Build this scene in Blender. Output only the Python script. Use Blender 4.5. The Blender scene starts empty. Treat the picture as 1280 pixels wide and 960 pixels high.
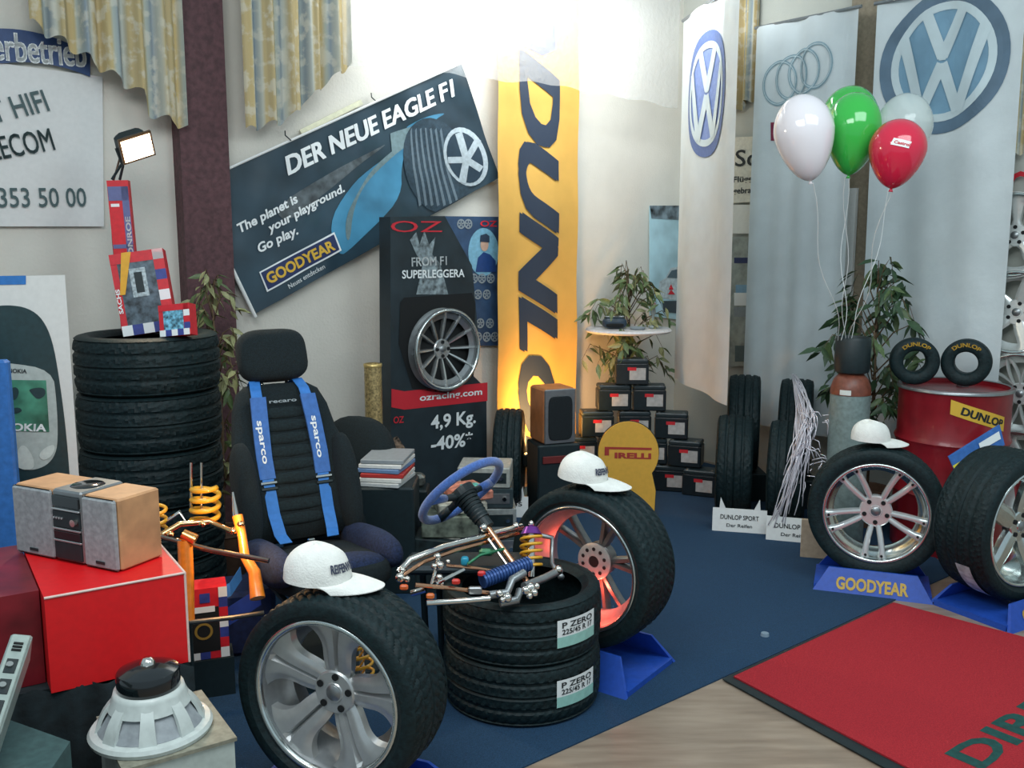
import bpy, bmesh, math, random
from math import sin, cos, pi, radians, atan, sqrt
from mathutils import Vector, Matrix
random.seed(7)
C = bpy.context.scene.collection
# ---------------------------------------------------------------- camera, world, lights, exposure
H = 1.88; FPX = 1200.0; TH = atan(184/1200)
CAM = Vector((0, 0, H)); FW = Vector((0, cos(TH), -sin(TH))); UP = Vector((0, sin(TH), cos(TH)))
cd = bpy.data.cameras.new('camera'); cam = bpy.data.objects.new('camera', cd); C.objects.link(cam)
cd.sensor_width = 36; cd.lens = 36*FPX/1280; cd.clip_start = .05
cam.location = CAM; cam.rotation_euler = (pi/2-TH, 0, 0)
bpy.context.scene.camera = cam
vs = bpy.context.scene.view_settings
vs.view_transform = 'Standard'; vs.look = 'None'; vs.exposure = 0.0; vs.gamma = 1; vs.use_curve_mapping = False
world = bpy.data.worlds.new('world'); bpy.context.scene.world = world; world.use_nodes = True
wb = world.node_tree.nodes['Background']; wb.inputs[0].default_value = (.70, .90, 1.0, 1); wb.inputs[1].default_value = .50

def light(kind, name, loc, power, col, target=None, size=.5, size_y=None, spot=None, blend=.5):
    d = bpy.data.lights.new(name, kind); d.energy = power; d.color = col
    if kind == 'AREA':
        d.size = size
        if size_y: d.shape = 'RECTANGLE'; d.size_y = size_y
    else: d.shadow_soft_size = size
    if kind == 'SPOT': d.spot_size = radians(spot); d.spot_blend = blend
    o = bpy.data.objects.new(name, d); C.objects.link(o); o.location = loc
    if target is not None: o.rotation_euler = (Vector(target)-Vector(loc)).to_track_quat('-Z', 'Y').to_euler()
    return o
light('AREA', 'overhead_fill', (-.6, 1.6, 3.6), 75, (.92, .98, 1), (-.2, 4.2, .5), 2.2, 1.2)  # unseen soft overhead fill, added for general light; no fixture built
light('AREA', 'overhead_fill', (2.2, 2.6, 3.7), 55, (.85, .97, 1), (2.2, 6, .8), 2.2, 1.2)  # second added fill, aimed towards the right side

# ---------------------------------------------------------------- picture helpers
def ray(px, py): return Vector(((px-640)/FPX, 0, 0)) + FW + UP*((480-py)/FPX)
def fl(px, py, z=0.0):
    r = ray(px, py); return CAM + r*((z-H)/r.z)
def at(px, py, Y):
    r = ray(px, py); return CAM + r*(Y/r.y)
def gp(px, Y, z=0.0):                       # the point in column px at distance Y and height z
    d = Y*cos(TH)+(H-z)*sin(TH); return Vector(((px-640)/FPX*d, Y, z))

# ---------------------------------------------------------------- materials
def lin(c): return tuple((((v/255)/12.92) if v/255 <= .04045 else (((v/255)+.055)/1.055)**2.4) for v in c)
MATS = {}
def mat(name, rgb, rough=.6, metal=0, var=.06, scale=40, bump=0, bscale=200, emit=None, es=1, coat=0, trans=0, alpha=1, sheen=0, spec=None):
    if name in MATS: return MATS[name]
    m = bpy.data.materials.new(name); m.use_nodes = True; nt = m.node_tree; n = nt.nodes; b = n['Principled BSDF']
    c = lin(rgb)
    tc = n.new('ShaderNodeTexCoord')
    if var > 0:
        nz = n.new('ShaderNodeTexNoise'); nz.inputs['Scale'].default_value = scale; nz.inputs['Detail'].default_value = 3
        nt.links.new(tc.outputs['Object'], nz.inputs['Vector'])
        rp = n.new('ShaderNodeValToRGB')
        rp.color_ramp.elements[0].position = .3; rp.color_ramp.elements[1].position = .7
        rp.color_ramp.elements[0].color = (*[max(0, v*(1-var*1.6)) for v in c], 1)
        rp.color_ramp.elements[1].color = (*[min(1, v*(1+var*1.6)) for v in c], 1)
        nt.links.new(nz.outputs['Fac'], rp.inputs['Fac']); nt.links.new(rp.outputs['Color'], b.inputs['Base Color'])
    else: b.inputs['Base Color'].default_value = (*c, 1)
    b.inputs['Roughness'].default_value = rough; b.inputs['Metallic'].default_value = metal
    b.inputs['Coat Weight'].default_value = coat; b.inputs['Transmission Weight'].default_value = trans
    b.inputs['Alpha'].default_value = alpha; b.inputs['Sheen Weight'].default_value = sheen
    if spec is not None: b.inputs['Specular IOR Level'].default_value = spec
    if emit: b.inputs['Emission Color'].default_value = (*lin(emit), 1); b.inputs['Emission Strength'].default_value = es
    if bump:
        nb = n.new('ShaderNodeTexNoise'); nb.inputs['Scale'].default_value = bscale; nb.inputs['Detail'].default_value = 4
        nt.links.new(tc.outputs['Object'], nb.inputs['Vector'])
        bp = n.new('ShaderNodeBump'); bp.inputs['Strength'].default_value = bump; bp.inputs['Distance'].default_value = .01
        nt.links.new(nb.outputs['Fac'], bp.inputs['Height']); nt.links.new(bp.outputs['Normal'], b.inputs['Normal'])
    MATS[name] = m; return m
rubber = mat('rubber', (16, 34, 37), .6, spec=.3, var=.25, scale=60, bump=.25, bscale=90)  # teal tint in the base colour stands in for haze over blacks
rubber_side = rubber
chrome = mat('chrome', (225, 222, 215), .12, 1, var=0)
silver = mat('silver_alloy', (205, 208, 208), .26, .85, var=.03)
silver_dark = mat('grey_alloy', (150, 154, 156), .35, .8, var=.05)
polished = mat('polished_alloy', (215, 222, 220), .16, .95, var=.03)
black = mat('black_plastic', (20, 36, 40), .5, var=.1)  # tinted blue-green like the rubber to imitate haze
blackgloss = mat('black_gloss', (16, 22, 26), .15, var=0, coat=.6)
dark = mat('dark_hole', (10, 14, 16), .8, var=0)
fabric = mat('black_fabric', (14, 28, 32), .95, var=.3, scale=150, bump=.5, bscale=400)
suede = mat('blue_suede', (62, 100, 170), .95, var=.15, scale=120, bump=.4, bscale=300, sheen=.5)
strapb = mat('harness_blue', (52, 122, 200), .6, var=.06, bump=.3, bscale=500)
yellow = mat('yellow_paint', (226, 166, 40), .3, var=.04, coat=.4)
orange = mat('orange_paint', (226, 128, 34), .35, var=.08, coat=.3)
redp = mat('red_lacquer', (222, 20, 26), .45, var=.03)
white = mat('white_paint', (226, 228, 226), .5, var=.02)
whitec = mat('white_cotton', (236, 236, 230), .95, var=.03, bump=.3, bscale=160)
whitet = mat('white_print', (232, 236, 236), .6, var=0)
navy = mat('navy_print', (34, 48, 92), .6, var=.05)
bluep = mat('blue_stand_plastic', (32, 78, 176), .5, var=.06)
wood = mat('beech_veneer', (190, 142, 100), .55, var=.12, scale=14)
goldt = mat('yellow_print', (222, 178, 60), .6, var=0)
blackt = mat('black_print', (24, 32, 36), .6, var=0)
redt = mat('red_print', (200, 36, 50), .6, var=0)
bannerc = mat('banner_white_cloth', (206, 214, 216), .8, var=.03, scale=6, bump=.15, bscale=30)
greyp = mat('grey_print', (140, 150, 155), .6, var=.05)
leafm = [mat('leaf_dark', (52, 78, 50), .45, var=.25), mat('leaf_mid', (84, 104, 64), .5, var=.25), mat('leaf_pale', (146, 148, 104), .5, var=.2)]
bark = mat('bark', (104, 84, 62), .9, var=.2, bump=.5)
paper = mat('paper', (225, 226, 220), .8, var=.02)

# ---------------------------------------------------------------- object helpers
WM = {}
def tag(o, label=None, cat=None, group=None, kind=None):
    if label: o['label'] = label
    if cat: o['category'] = cat
    if group: o['group'] = group
    if kind: o['kind'] = kind
    return o
def thing(name, label, cat, loc=(0, 0, 0), rz=0, group=None, rot=None):
    o = bpy.data.objects.new(name, None); C.objects.link(o); o.empty_display_size = .1
    o.location = loc; o.rotation_euler = rot if rot else (0, 0, rz)
    WM[o.name] = Matrix.LocRotScale(Vector(loc), o.rotation_euler, None)
    return tag(o, label, cat, group)
def mk(name, V, Fc, m, parent=None, smooth=False, world=False, uv=None, autos=True):
    V = [Vector(v) for v in V]
    loc = None
    if parent is not None and world:
        inv = WM[root_of(parent).name].inverted(); V = [inv @ v for v in V]
    elif parent is None:
        lo = [min(v[i] for v in V) for i in range(3)]; hi = [max(v[i] for v in V) for i in range(3)]
        loc = Vector(((lo[0]+hi[0])/2, (lo[1]+hi[1])/2, lo[2])); V = [v-loc for v in V]
    me = bpy.data.meshes.new(name); me.from_pydata([v[:] for v in V], [], Fc)
    if uv:
        ul = me.uv_layers.new(name='UVMap')
        for lp in me.loops: ul.data[lp.index].uv = uv[lp.vertex_index]
    me.materials.append(m)
    if smooth: me.shade_smooth()
    me.update()
    if smooth == 'auto':
        me.set_sharp_from_angle(angle=radians(35))
    o = bpy.data.objects.new(name, me); C.objects.link(o)
    if parent is not None: o.parent = parent
    if loc is not None: o.location = loc; WM[o.name] = Matrix.Translation(loc)
    return o
def root_of(o):
    while o.parent is not None: o = o.parent
    return o
def copy_tree(o, parent=None):
    c = o.copy(); C.objects.link(c); c.parent = parent
    for ch in list(o.children): copy_tree(ch, c)
    return c
def frame(p0, p1):
    d = (Vector(p1)-Vector(p0)); L = d.length; d.normalize()
    a = Vector((0, 0, 1)) if abs(d.z) < .9 else Vector((1, 0, 0))
    x = d.cross(a).normalized(); y = d.cross(x).normalized()
    return d, x, y, L
class MB:
    def __init__(s): s.V = []; s.F = []
    def add(s, V, Fc, M=None):
        b = len(s.V); s.V += [(M @ Vector(v)) if M is not None else Vector(v) for v in V]
        s.F += [tuple(i+b for i in f) for f in Fc]; return s
    def box(s, c, d, M=None, tz=1.0, tb=1.0):
        x, y, z = d[0]/2, d[1]/2, d[2]/2; c = Vector(c)
        V = [c+Vector((sx*x*(tz if k else tb), sy*y*(tz if k else tb), (z if k else -z))) for k in (0, 1) for sx, sy in ((-1, -1), (1, -1), (1, 1), (-1, 1))]
        return s.add(V, [(3, 2, 1, 0), (4, 5, 6, 7), (0, 1, 5, 4), (1, 2, 6, 5), (2, 3, 7, 6), (3, 0, 4, 7)], M)
    def rbox(s, c, d, r=.01, M=None):                     # box with chamfered edges
        x, y, z = d[0]/2, d[1]/2, d[2]/2; c = Vector(c); r = min(r, x*.9, y*.9, z*.9); V = []
        for (zz, ins) in ((-z, r), (-z+r, 0), (z-r, 0), (z, r)):
            xx, yy = x-ins, y-ins; q = r*(1 if not ins else .6)
            for (a, b_) in ((-xx+q, -yy), (xx-q, -yy), (xx, -yy+q), (xx, yy-q), (xx-q, yy), (-xx+q, yy), (-xx, yy-q), (-xx, -yy+q)):
                V.append(c+Vector((a, b_, zz)))
        Fc = [tuple(reversed(range(8))), tuple(range(24, 32))]
        for k in range(3):
            for i in range(8): j = (i+1) % 8; Fc.append((k*8+i, k*8+j, k*8+8+j, k*8+8+i))
        return s.add(V, Fc, M)
    def cyl(s, p0, p1, r0, r1=None, n=12, M=None):
        if r1 is None: r1 = r0
        p0 = Vector(p0); p1 = Vector(p1); d, x, y, L = frame(p0, p1); V = []
        for p, r in ((p0, r0), (p1, r1)):
            for i in range(n): a = 2*pi*i/n; V.append(p+x*(r*cos(a))+y*(r*sin(a)))
        Fc = [tuple(reversed(range(n))), tuple(range(n, 2*n))]+[(i, (i+1) % n, n+(i+1) % n, n+i) for i in range(n)]
        return s.add(V, [tuple(reversed(f)) for f in Fc], M)
    def tube(s, P, r, n=8, M=None, closed=False):
        P = [Vector(p) for p in P]; m = len(P); V = []; rr = r if isinstance(r, (list, tuple)) else [r]*m
        px = None
        for k in range(m):
            t = (P[(k+1) % m]-P[k-1]) if closed else (P[min(k+1, m-1)]-P[max(k-1, 0)])
            t.normalize()
            if px is None:
                a = Vector((0, 0, 1)) if abs(t.z) < .9 else Vector((1, 0, 0)); px = t.cross(a).normalized()
            else: px = (px-t*px.dot(t)).normalized()
            py = t.cross(px)
            for i in range(n): a = 2*pi*i/n; V.append(P[k]+px*(rr[k]*cos(a))+py*(rr[k]*sin(a)))
        Fc = []
        for k in range(m if closed else m-1):
            q = (k+1) % m
            for i in range(n): j = (i+1) % n; Fc.append((k*n+i, k*n+j, q*n+j, q*n+i))
        if not closed: Fc += [tuple(reversed(range(n))), tuple(range((m-1)*n, m*n))]
        return s.add(V, Fc, M)
    def lathe(s, prof, n=32, axis='Z', M=None, closed=False, mod=None):
        V = []; m = len(prof)
        for i in range(n):
            a = 2*pi*i/n
            for k, (r, h) in enumerate(prof):
                q = r if mod is None else r+mod(k, i, r, h)
                if axis == 'Z': V.append(Vector((q*cos(a), q*sin(a), h)))
                else: V.append(Vector((q*cos(a), h, q*sin(a))))
        Fc = []
        for i in range(n):
            j = (i+1) % n
            for k in range(m if closed else m-1):
                l = (k+1) % m; f = (i*m+k, j*m+k, j*m+l, i*m+l)
                Fc.append(f if axis == 'Z' else tuple(reversed(f)))
        return s.add(V, Fc, M)
    def ell(s, c, d, p=2.0, n=20, m=12, M=None):          # superellipsoid
        sg = lambda v, e: math.copysign(abs(v)**e, v); e = 2/p; c = Vector(c); V = []; Fc = []
        for j in range(m+1):
            b = -pi/2+pi*j/m
            for i in range(n):
                a = 2*pi*i/n; V.append(c+Vector((d[0]*sg(cos(b), e)*sg(cos(a), e), d[1]*sg(cos(b), e)*sg(sin(a), e), d[2]*sg(sin(b), e))))
        for j in range(m):
            for i in range(n): k = (i+1) % n; Fc.append((j*n+i, j*n+k, (j+1)*n+k, (j+1)*n+i))
        return s.add(V, Fc, M)
    def prism(s, poly, h0, h1, M=None):                   # polygon in XZ, thickness along Y
        n = len(poly); V = [Vector((x, h0, z)) for x, z in poly]+[Vector((x, h1, z)) for x, z in poly]
        Fc = [tuple(range(n)), tuple(reversed(range(n, 2*n)))]+[(i, n+i, n+(i+1) % n, (i+1) % n) for i in range(n)]
        return s.add(V, Fc, M)
    def coil(s, p0, p1, R, r, turns, n=8, seg=20):
        p0 = Vector(p0); p1 = Vector(p1); d, x, y, L = frame(p0, p1); N = int(turns*seg)
        P = [p0+d*(L*i/N)+x*(R*cos(2*pi*i/seg))+y*(R*sin(2*pi*i/seg)) for i in range(N+1)]
        return s.tube(P, r, n)
    def build(s, name, m, parent=None, smooth=False, world=False): return mk(name, s.V, s.F, m, parent, smooth, world)

# text as mesh, baseline-left at the origin, cap height 1
_tx = {}
def text_geo(body, bold=.0, shear=0):
    key = (body, bold, shear)
    if key in _tx: return _tx[key]
    heavy = bold if any(ch in 'MWN' for ch in body) else 0
    if heavy: bold = 0
    cu = bpy.data.curves.new('t', 'FONT'); cu.body = body; cu.size = 1; cu.offset = bold; cu.shear = shear; cu.resolution_u = 3
    o = bpy.data.objects.new('t', cu); C.objects.link(o)
    dg = bpy.context.evaluated_depsgraph_get(); me = bpy.data.meshes.new_from_object(o.evaluated_get(dg))
    bm = bmesh.new(); bm.from_mesh(me); bmesh.ops.triangulate(bm, faces=bm.faces[:])
    V = [v.co.copy() for v in bm.verts]; Fc = [tuple(v.index for v in f.verts) for f in bm.faces]
    bm.free(); C.objects.unlink(o); bpy.data.objects.remove(o); bpy.data.curves.remove(cu); bpy.data.meshes.remove(me)
    if heavy:                                        # embolden by overlaying shifted copies (sharp inner corners survive)
        V0, F0 = V, Fc; V = []; Fc = []
        for dx, dy in ((0, 0), (-heavy, -heavy*.6), (heavy, -heavy*.6), (heavy, heavy*.6), (-heavy, heavy*.6)):
            b = len(V); V += [v+Vector((dx, dy, 0)) for v in V0]; Fc += [tuple(i+b for i in f) for f in F0]
    x0 = min(v.x for v in V); x1 = max(v.x for v in V); cap = .69
    _tx[key] = ([((v.x-x0)/(x1-x0), v.y/cap) for v in V], Fc, (x1-x0)/cap); return _tx[key]
class Plane:
    """an upright plane in the hall: origin O, horizontal direction U, up V, normal N to the room; f(a,b) is the cloth's relief"""
    def __init__(s, O, U, N, off=0, f=None, V=(0, 0, 1)):
        s.N = Vector(N).normalized(); s.U = Vector(U).normalized(); s.V = Vector(V); s.O = Vector(O)+s.N*off; s.f = f or (lambda a, b: 0)
    def hit(s, px, py):
        r = ray(px, py); t = (s.O-CAM).dot(s.N)/r.dot(s.N); p = CAM+r*t-s.O; return p.dot(s.U), p.dot(s.V)
    def w(s, a, b, e=0): return s.O+s.U*a+s.V*b+s.N*(s.f(a, b)+e)
    def scale(s, px, py):
        a, b = s.hit(px, py); c, d = s.hit(px, py+1); return abs(b-d)
def sheet(name, pl, c4, m, parent=None, nx=40, ny=20, e=0, th=0, label=None, px=True, smooth=True, cb=None):
    """bilinear cloth between four corners TL TR BR BL"""
    q = [pl.hit(*c) for c in c4] if px else c4
    V = []; uv = []
    for j in range(ny+1):
        v = j/ny
        for i in range(nx+1):
            u = i/nx
            vv = v if cb is None else v*cb(u)
            a = (q[0][0]*(1-u)+q[1][0]*u)*(1-vv)+(q[3][0]*(1-u)+q[2][0]*u)*vv
            b = (q[0][1]*(1-u)+q[1][1]*u)*(1-vv)+(q[3][1]*(1-u)+q[2][1]*u)*vv
            V.append(pl.w(a, b, e)); uv.append((u, v))
    w = nx+1; Fc = [(j*w+i, (j+1)*w+i, (j+1)*w+i+1, j*w+i+1) for j in range(ny) for i in range(nx)]
    n = len(V)
    if th:
        V += [v-pl.N*th for v in V]; uv += uv
        Fc += [tuple(reversed([k+n for k in f])) for f in Fc]
        ed = [i for i in range(w)]+[j*w+nx for j in range(1, ny+1)]+[ny*w+i for i in range(nx-1, -1, -1)]+[j*w for j in range(ny-1, 0, -1)]
        for k in range(len(ed)): a_, b_ = ed[k], ed[(k+1) % len(ed)]; Fc.append((a_, b_, b_+n, a_+n))
    return mk(name, V, Fc, m, parent, smooth='auto' if smooth else False, world=parent is not None, uv=uv)
def lay(pl, pts, faces, e, lim=.05):
    """2-D shapes refined and laid on the cloth's relief"""
    bm = bmesh.new(); vs_ = [bm.verts.new((x, y, 0)) for x, y in pts]
    for f in faces:
        try: bm.faces.new([vs_[i] for i in f])
        except ValueError: pass
    bmesh.ops.triangulate(bm, faces=bm.faces[:])
    for _ in range(5):
        es = [ed for ed in bm.edges if ed.calc_length() > lim]
        if not es or len(bm.verts) > 6000: break
        bmesh.ops.subdivide_edges(bm, edges=es, cuts=1); bmesh.ops.triangulate(bm, faces=bm.faces[:])
    bmesh.ops.recalc_face_normals(bm, faces=bm.faces[:]); bm.verts.index_update()
    V = [pl.w(v.co.x, v.co.y, e) for v in bm.verts]; F2 = [tuple(v.index for v in f.verts) for f in bm.faces]; bm.free(); return V, F2
def flat(name, pl, polys, m, parent, e=.003, px=True, sub=0):
    V = []; Fc = []
    for P in polys:
        q = [pl.hit(*p) if px else p for p in P]; b = len(V); V += q; Fc.append(tuple(range(b, b+len(q))))
    V, Fc = lay(pl, V, Fc, e)
    return mk(name, V, Fc, m, parent, world=True)
def smooth_poly(P, it=2):
    for _ in range(it):
        Q = []
        for i in range(len(P)):
            a, b = P[i], P[(i+1) % len(P)]; Q += [(a[0]*.75+b[0]*.25, a[1]*.75+b[1]*.25), (a[0]*.25+b[0]*.75, a[1]*.25+b[1]*.75)]
        P = Q
    return P
def ringpoly(pl, name, c, r0, r1, m, parent, e=.004, sx=1, n=48, a0=0, a1=2*pi):
    V = []; Fc = []
    for i in range(n+1):
        a = a0+(a1-a0)*i/n
        for r in (r0, r1): V.append((c[0]+sx*r*cos(a), c[1]+r*sin(a)))
    if r0 <= 0: V = [(c[0]+sx*r1*cos(2*pi*i/n), c[1]+r1*sin(2*pi*i/n)) for i in range(n)]; Fc = [tuple(range(n))]
    else: Fc = [(2*i, 2*i+1, 2*i+3, 2*i+2) for i in range(n)]
    V, Fc = lay(pl, V, Fc, e)
    return mk(name, V, Fc, m, parent, world=True)
def ptext(pl, body, A, B, hpx, m, parent, bold=.02, shear=0, e=.005, px=True, name='lettering', up=None, hm=None, sub=True):
    if px: a = pl.hit(*A); b = pl.hit(*B); h = hpx*pl.scale(*A)
    else: a, b, h = A, B, hpx
    T, Fc, asp = text_geo(body, bold, shear); d = Vector((b[0]-a[0], b[1]-a[1])); n = Vector((-d.y, d.x)).normalized() if up is None else Vector(up).normalized()
    bm = bmesh.new(); vs_ = [bm.verts.new((a[0]+d.x*x+n.x*y*h, a[1]+d.y*x+n.y*y*h, 0)) for x, y in T]
    for f in Fc:
        try: bm.faces.new([vs_[i] for i in f])
        except ValueError: pass
    if sub:
        for _ in range(4):
            es = [ed for ed in bm.edges if ed.calc_length() > .06]
            if not es: break
            bmesh.ops.subdivide_edges(bm, edges=es, cuts=1); bmesh.ops.triangulate(bm, faces=bm.faces[:])
    bm.verts.index_update()
    V = [pl.w(v.co.x, v.co.y, e) for v in bm.verts]; F2 = [tuple(v.index for v in f.verts) for f in bm.faces]; bm.free()
    return mk(name, V, F2, m, parent, world=True)
def ltext(body, M, width, h, m, parent, bold=.02, shear=0, fit=None, name='lettering'):
    """text in local coordinates: M maps (x right, y up, z out) ; centred"""
    T, Fc, asp = text_geo(body, bold, shear)
    V = []
    for x, y in T:
        p = Vector(((x-.5)*width, (y-.5)*h, 0))
        if fit: p = fit(p)
        V.append(M @ p)
    return mk(name, V, Fc, m, parent)

# ---------------------------------------------------------------- the hall
D1 = Vector((.783, .622, 0)); NA = Vector((.622, -.783, 0))      # back wall
D2 = Vector((.622, -.783, 0)); NB = Vector((-.783, -.622, 0))    # right wall
CO = Vector((1.41, 8.25, 0))
PA = lambda off=0, f=None: Plane(CO, D1, NA, off, f)
PB = lambda off=0, f=None: Plane(CO, D2, NB, off, f)
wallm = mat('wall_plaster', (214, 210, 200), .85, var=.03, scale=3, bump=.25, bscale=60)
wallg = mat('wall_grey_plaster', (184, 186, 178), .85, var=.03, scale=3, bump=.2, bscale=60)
def floor_mat():
    m = bpy.data.materials.new('wood_floor'); m.use_nodes = True; nt = m.node_tree; n = nt.nodes; b = n['Principled BSDF']
    tc = n.new('ShaderNodeTexCoord'); mp = n.new('ShaderNodeMapping'); mp.inputs['Rotation'].default_value = (0, 0, radians(-38)); mp.inputs['Scale'].default_value = (1, 7, 1)
    nz = n.new('ShaderNodeTexNoise'); nz.inputs['Scale'].default_value = 3; nz.inputs['Detail'].default_value = 6
    nt.links.new(tc.outputs['Object'], mp.inputs[0]); nt.links.new(mp.outputs[0], nz.inputs['Vector'])
    rp = n.new('ShaderNodeValToRGB'); rp.color_ramp.elements[0].position = .32; rp.color_ramp.elements[1].position = .7
    rp.color_ramp.elements[0].color = (*lin((134, 116, 100)), 1); rp.color_ramp.elements[1].color = (*lin((164, 146, 128)), 1)
    nt.links.new(nz.outputs['Fac'], rp.inputs['Fac']); nt.links.new(rp.outputs['Color'], b.inputs['Base Color']); b.inputs['Roughness'].default_value = .38
    return m
def struct(o): o['kind'] = 'structure'; return o
s = MB().box((0, 0, 0), (10, 11.5, .1)); s.V = [v+Vector((0, 3.95, -.05)) for v in s.V]; struct(s.build('floor', floor_mat()))
def wallbox(name, pl, a0, a1, z0, z1, th, m, parent=None, e=0):
    V = [pl.w(a, b, e_) for e_ in (e, e-th) for a, b in ((a0, z0), (a1, z0), (a1, z1), (a0, z1))]
    return mk(name, V, [(0, 1, 2, 3), (7, 6, 5, 4), (0, 4, 5, 1), (1, 5, 6, 2), (2, 6, 7, 3), (3, 7, 4, 0)], m, parent, world=parent is not None)
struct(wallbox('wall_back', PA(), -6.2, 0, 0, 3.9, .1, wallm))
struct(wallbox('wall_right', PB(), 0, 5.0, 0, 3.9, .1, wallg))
pa = PA(); pb = PB()
a0 = pa.hit(222, 300)[0]; a1 = pa.hit(281, 300)[0]
pillar_m = mat('brown_pillar', (84, 54, 58), .7, var=.2, scale=30, bump=.3, bscale=60)
struct(wallbox('trim_1', pa, a0, a1, 0, 3.9, .12, pillar_m, e=.12))
for a_, b_, c_ in ((a0, a0, 1), (a1, a1, 1)): pass
b0 = pb.hit(1060, 200)[0]; b1 = pb.hit(1096, 200)[0]
struct(wallbox('trim_2', pb, b0, b1, 0, 3.9, .05, mat('tan_pillar', (150, 138, 118), .7, var=.1), e=.05))
struct(wallbox('trim_3', pb, pb.hit(1056, 300)[0], pb.hit(1076, 300)[0], pb.hit(1066, 372)[1], pb.hit(1066, 236)[1], .03, white, e=.09))

# blue carpet and red mat ------------------------------------------------
def noise_carpet(name, c0, c1, sc=220):
    m = bpy.data.materials.new(name); m.use_nodes = True; nt = m.node_tree; n = nt.nodes; b = n['Principled BSDF']
    tc = n.new('ShaderNodeTexCoord'); nz = n.new('ShaderNodeTexNoise'); nz.inputs['Scale'].default_value = sc; nz.inputs['Detail'].default_value = 5; nz.inputs['Roughness'].default_value = .8
    nt.links.new(tc.outputs['Object'], nz.inputs['Vector'])
    rp = n.new('ShaderNodeValToRGB'); rp.color_ramp.elements[0].position = .38; rp.color_ramp.elements[1].position = .62
    rp.color_ramp.elements[0].color = (*lin(c0), 1); rp.color_ramp.elements[1].color = (*lin(c1), 1)
    nt.links.new(nz.outputs['Fac'], rp.inputs['Fac']); nt.links.new(rp.outputs['Color'], b.inputs['Base Color']); b.inputs['Roughness'].default_value = .95
    bp = n.new('ShaderNodeBump'); bp.inputs['Strength'].default_value = .6; bp.inputs['Distance'].default_value = .006
    nt.links.new(nz.outputs['Fac'], bp.inputs['Height']); nt.links.new(bp.outputs['Normal'], b.inputs['Normal']); return m
def slab(name, P, z0, z1, m, parent=None):
    n = len(P); V = [Vector((p.x, p.y, z1)) for p in P]+[Vector((p.x, p.y, z0)) for p in P]
    Fc = [tuple(range(n)), tuple(reversed(range(n, 2*n)))]+[(i, n+i, n+(i+1) % n, (i+1) % n) for i in range(n)]
    return mk(name, V, Fc, m, parent, world=parent is not None)
e0 = fl(600, 985); e1 = fl(1165, 730); ed = (e1-e0).normalized()
cp = [e0-ed*2.2, e1+ed*.25, Vector((2.55, 6.7, 0)), Vector((1.40, 8.15, 0)), Vector((-3.2, 4.35, 0)), Vector((-3.3, 2.2, 0))]
tag(slab('carpet', cp, 0, .006, noise_carpet('blue_carpet', (10, 46, 72), (30, 70, 104))), 'dark blue carpet lying under the whole tyre and wheel display', 'carpet')
r0 = fl(911, 850); r1 = fl(1117, 757); r2 = fl(1420, 838); r3 = fl(1320, 1063)
t = thing('door_mat', 'red entrance mat with dark rubber edge and dark lettering, on the wood floor', 'mat', (r0+r2)/2)
slab('rubber_edge', [r0+Vector((-.03, -.01, 0)), r1+Vector((0, .02, 0)), r2, r3+Vector((-.05, -.05, 0))], .007, .011, black, t)
slab('pile', [r0+Vector((.02, .0, 0)), r1, r2, r3+Vector((0, 0, 0))], .011, .018, noise_carpet('red_mat', (150, 18, 34), (188, 36, 46), 160), t)
mu = (r1-r0).normalized(); mv = Vector((-mu.y, mu.x, 0))
class FloorPlane(Plane): pass
fp = Plane((0, 0, .018), (1, 0, 0), (0, 0, 1), V=(0, 1, 0))
def fpt(px, py): q = fl(px, py, .018); return (q.x, q.y)
for body, A, B, h in (('DIREKT', (1226, 962), (1392, 845), .3),):
    A2 = fpt(*A); B2 = fpt(*B); ptext(fp, body, A2, B2, .13, mat('green_black_print', (16, 70, 66), .9, var=.2), t, bold=.03, e=.001, px=False, sub=False)
d = MB().cyl(fl(956, 796), fl(956, 796)+Vector((0, 0, .02)), .022, .018, 14)
tag(d.build('cap_disc', mat('grey_disc', (130, 150, 165), .4)), 'small round pale disc lying alone on the blue carpet', 'disc')

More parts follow.
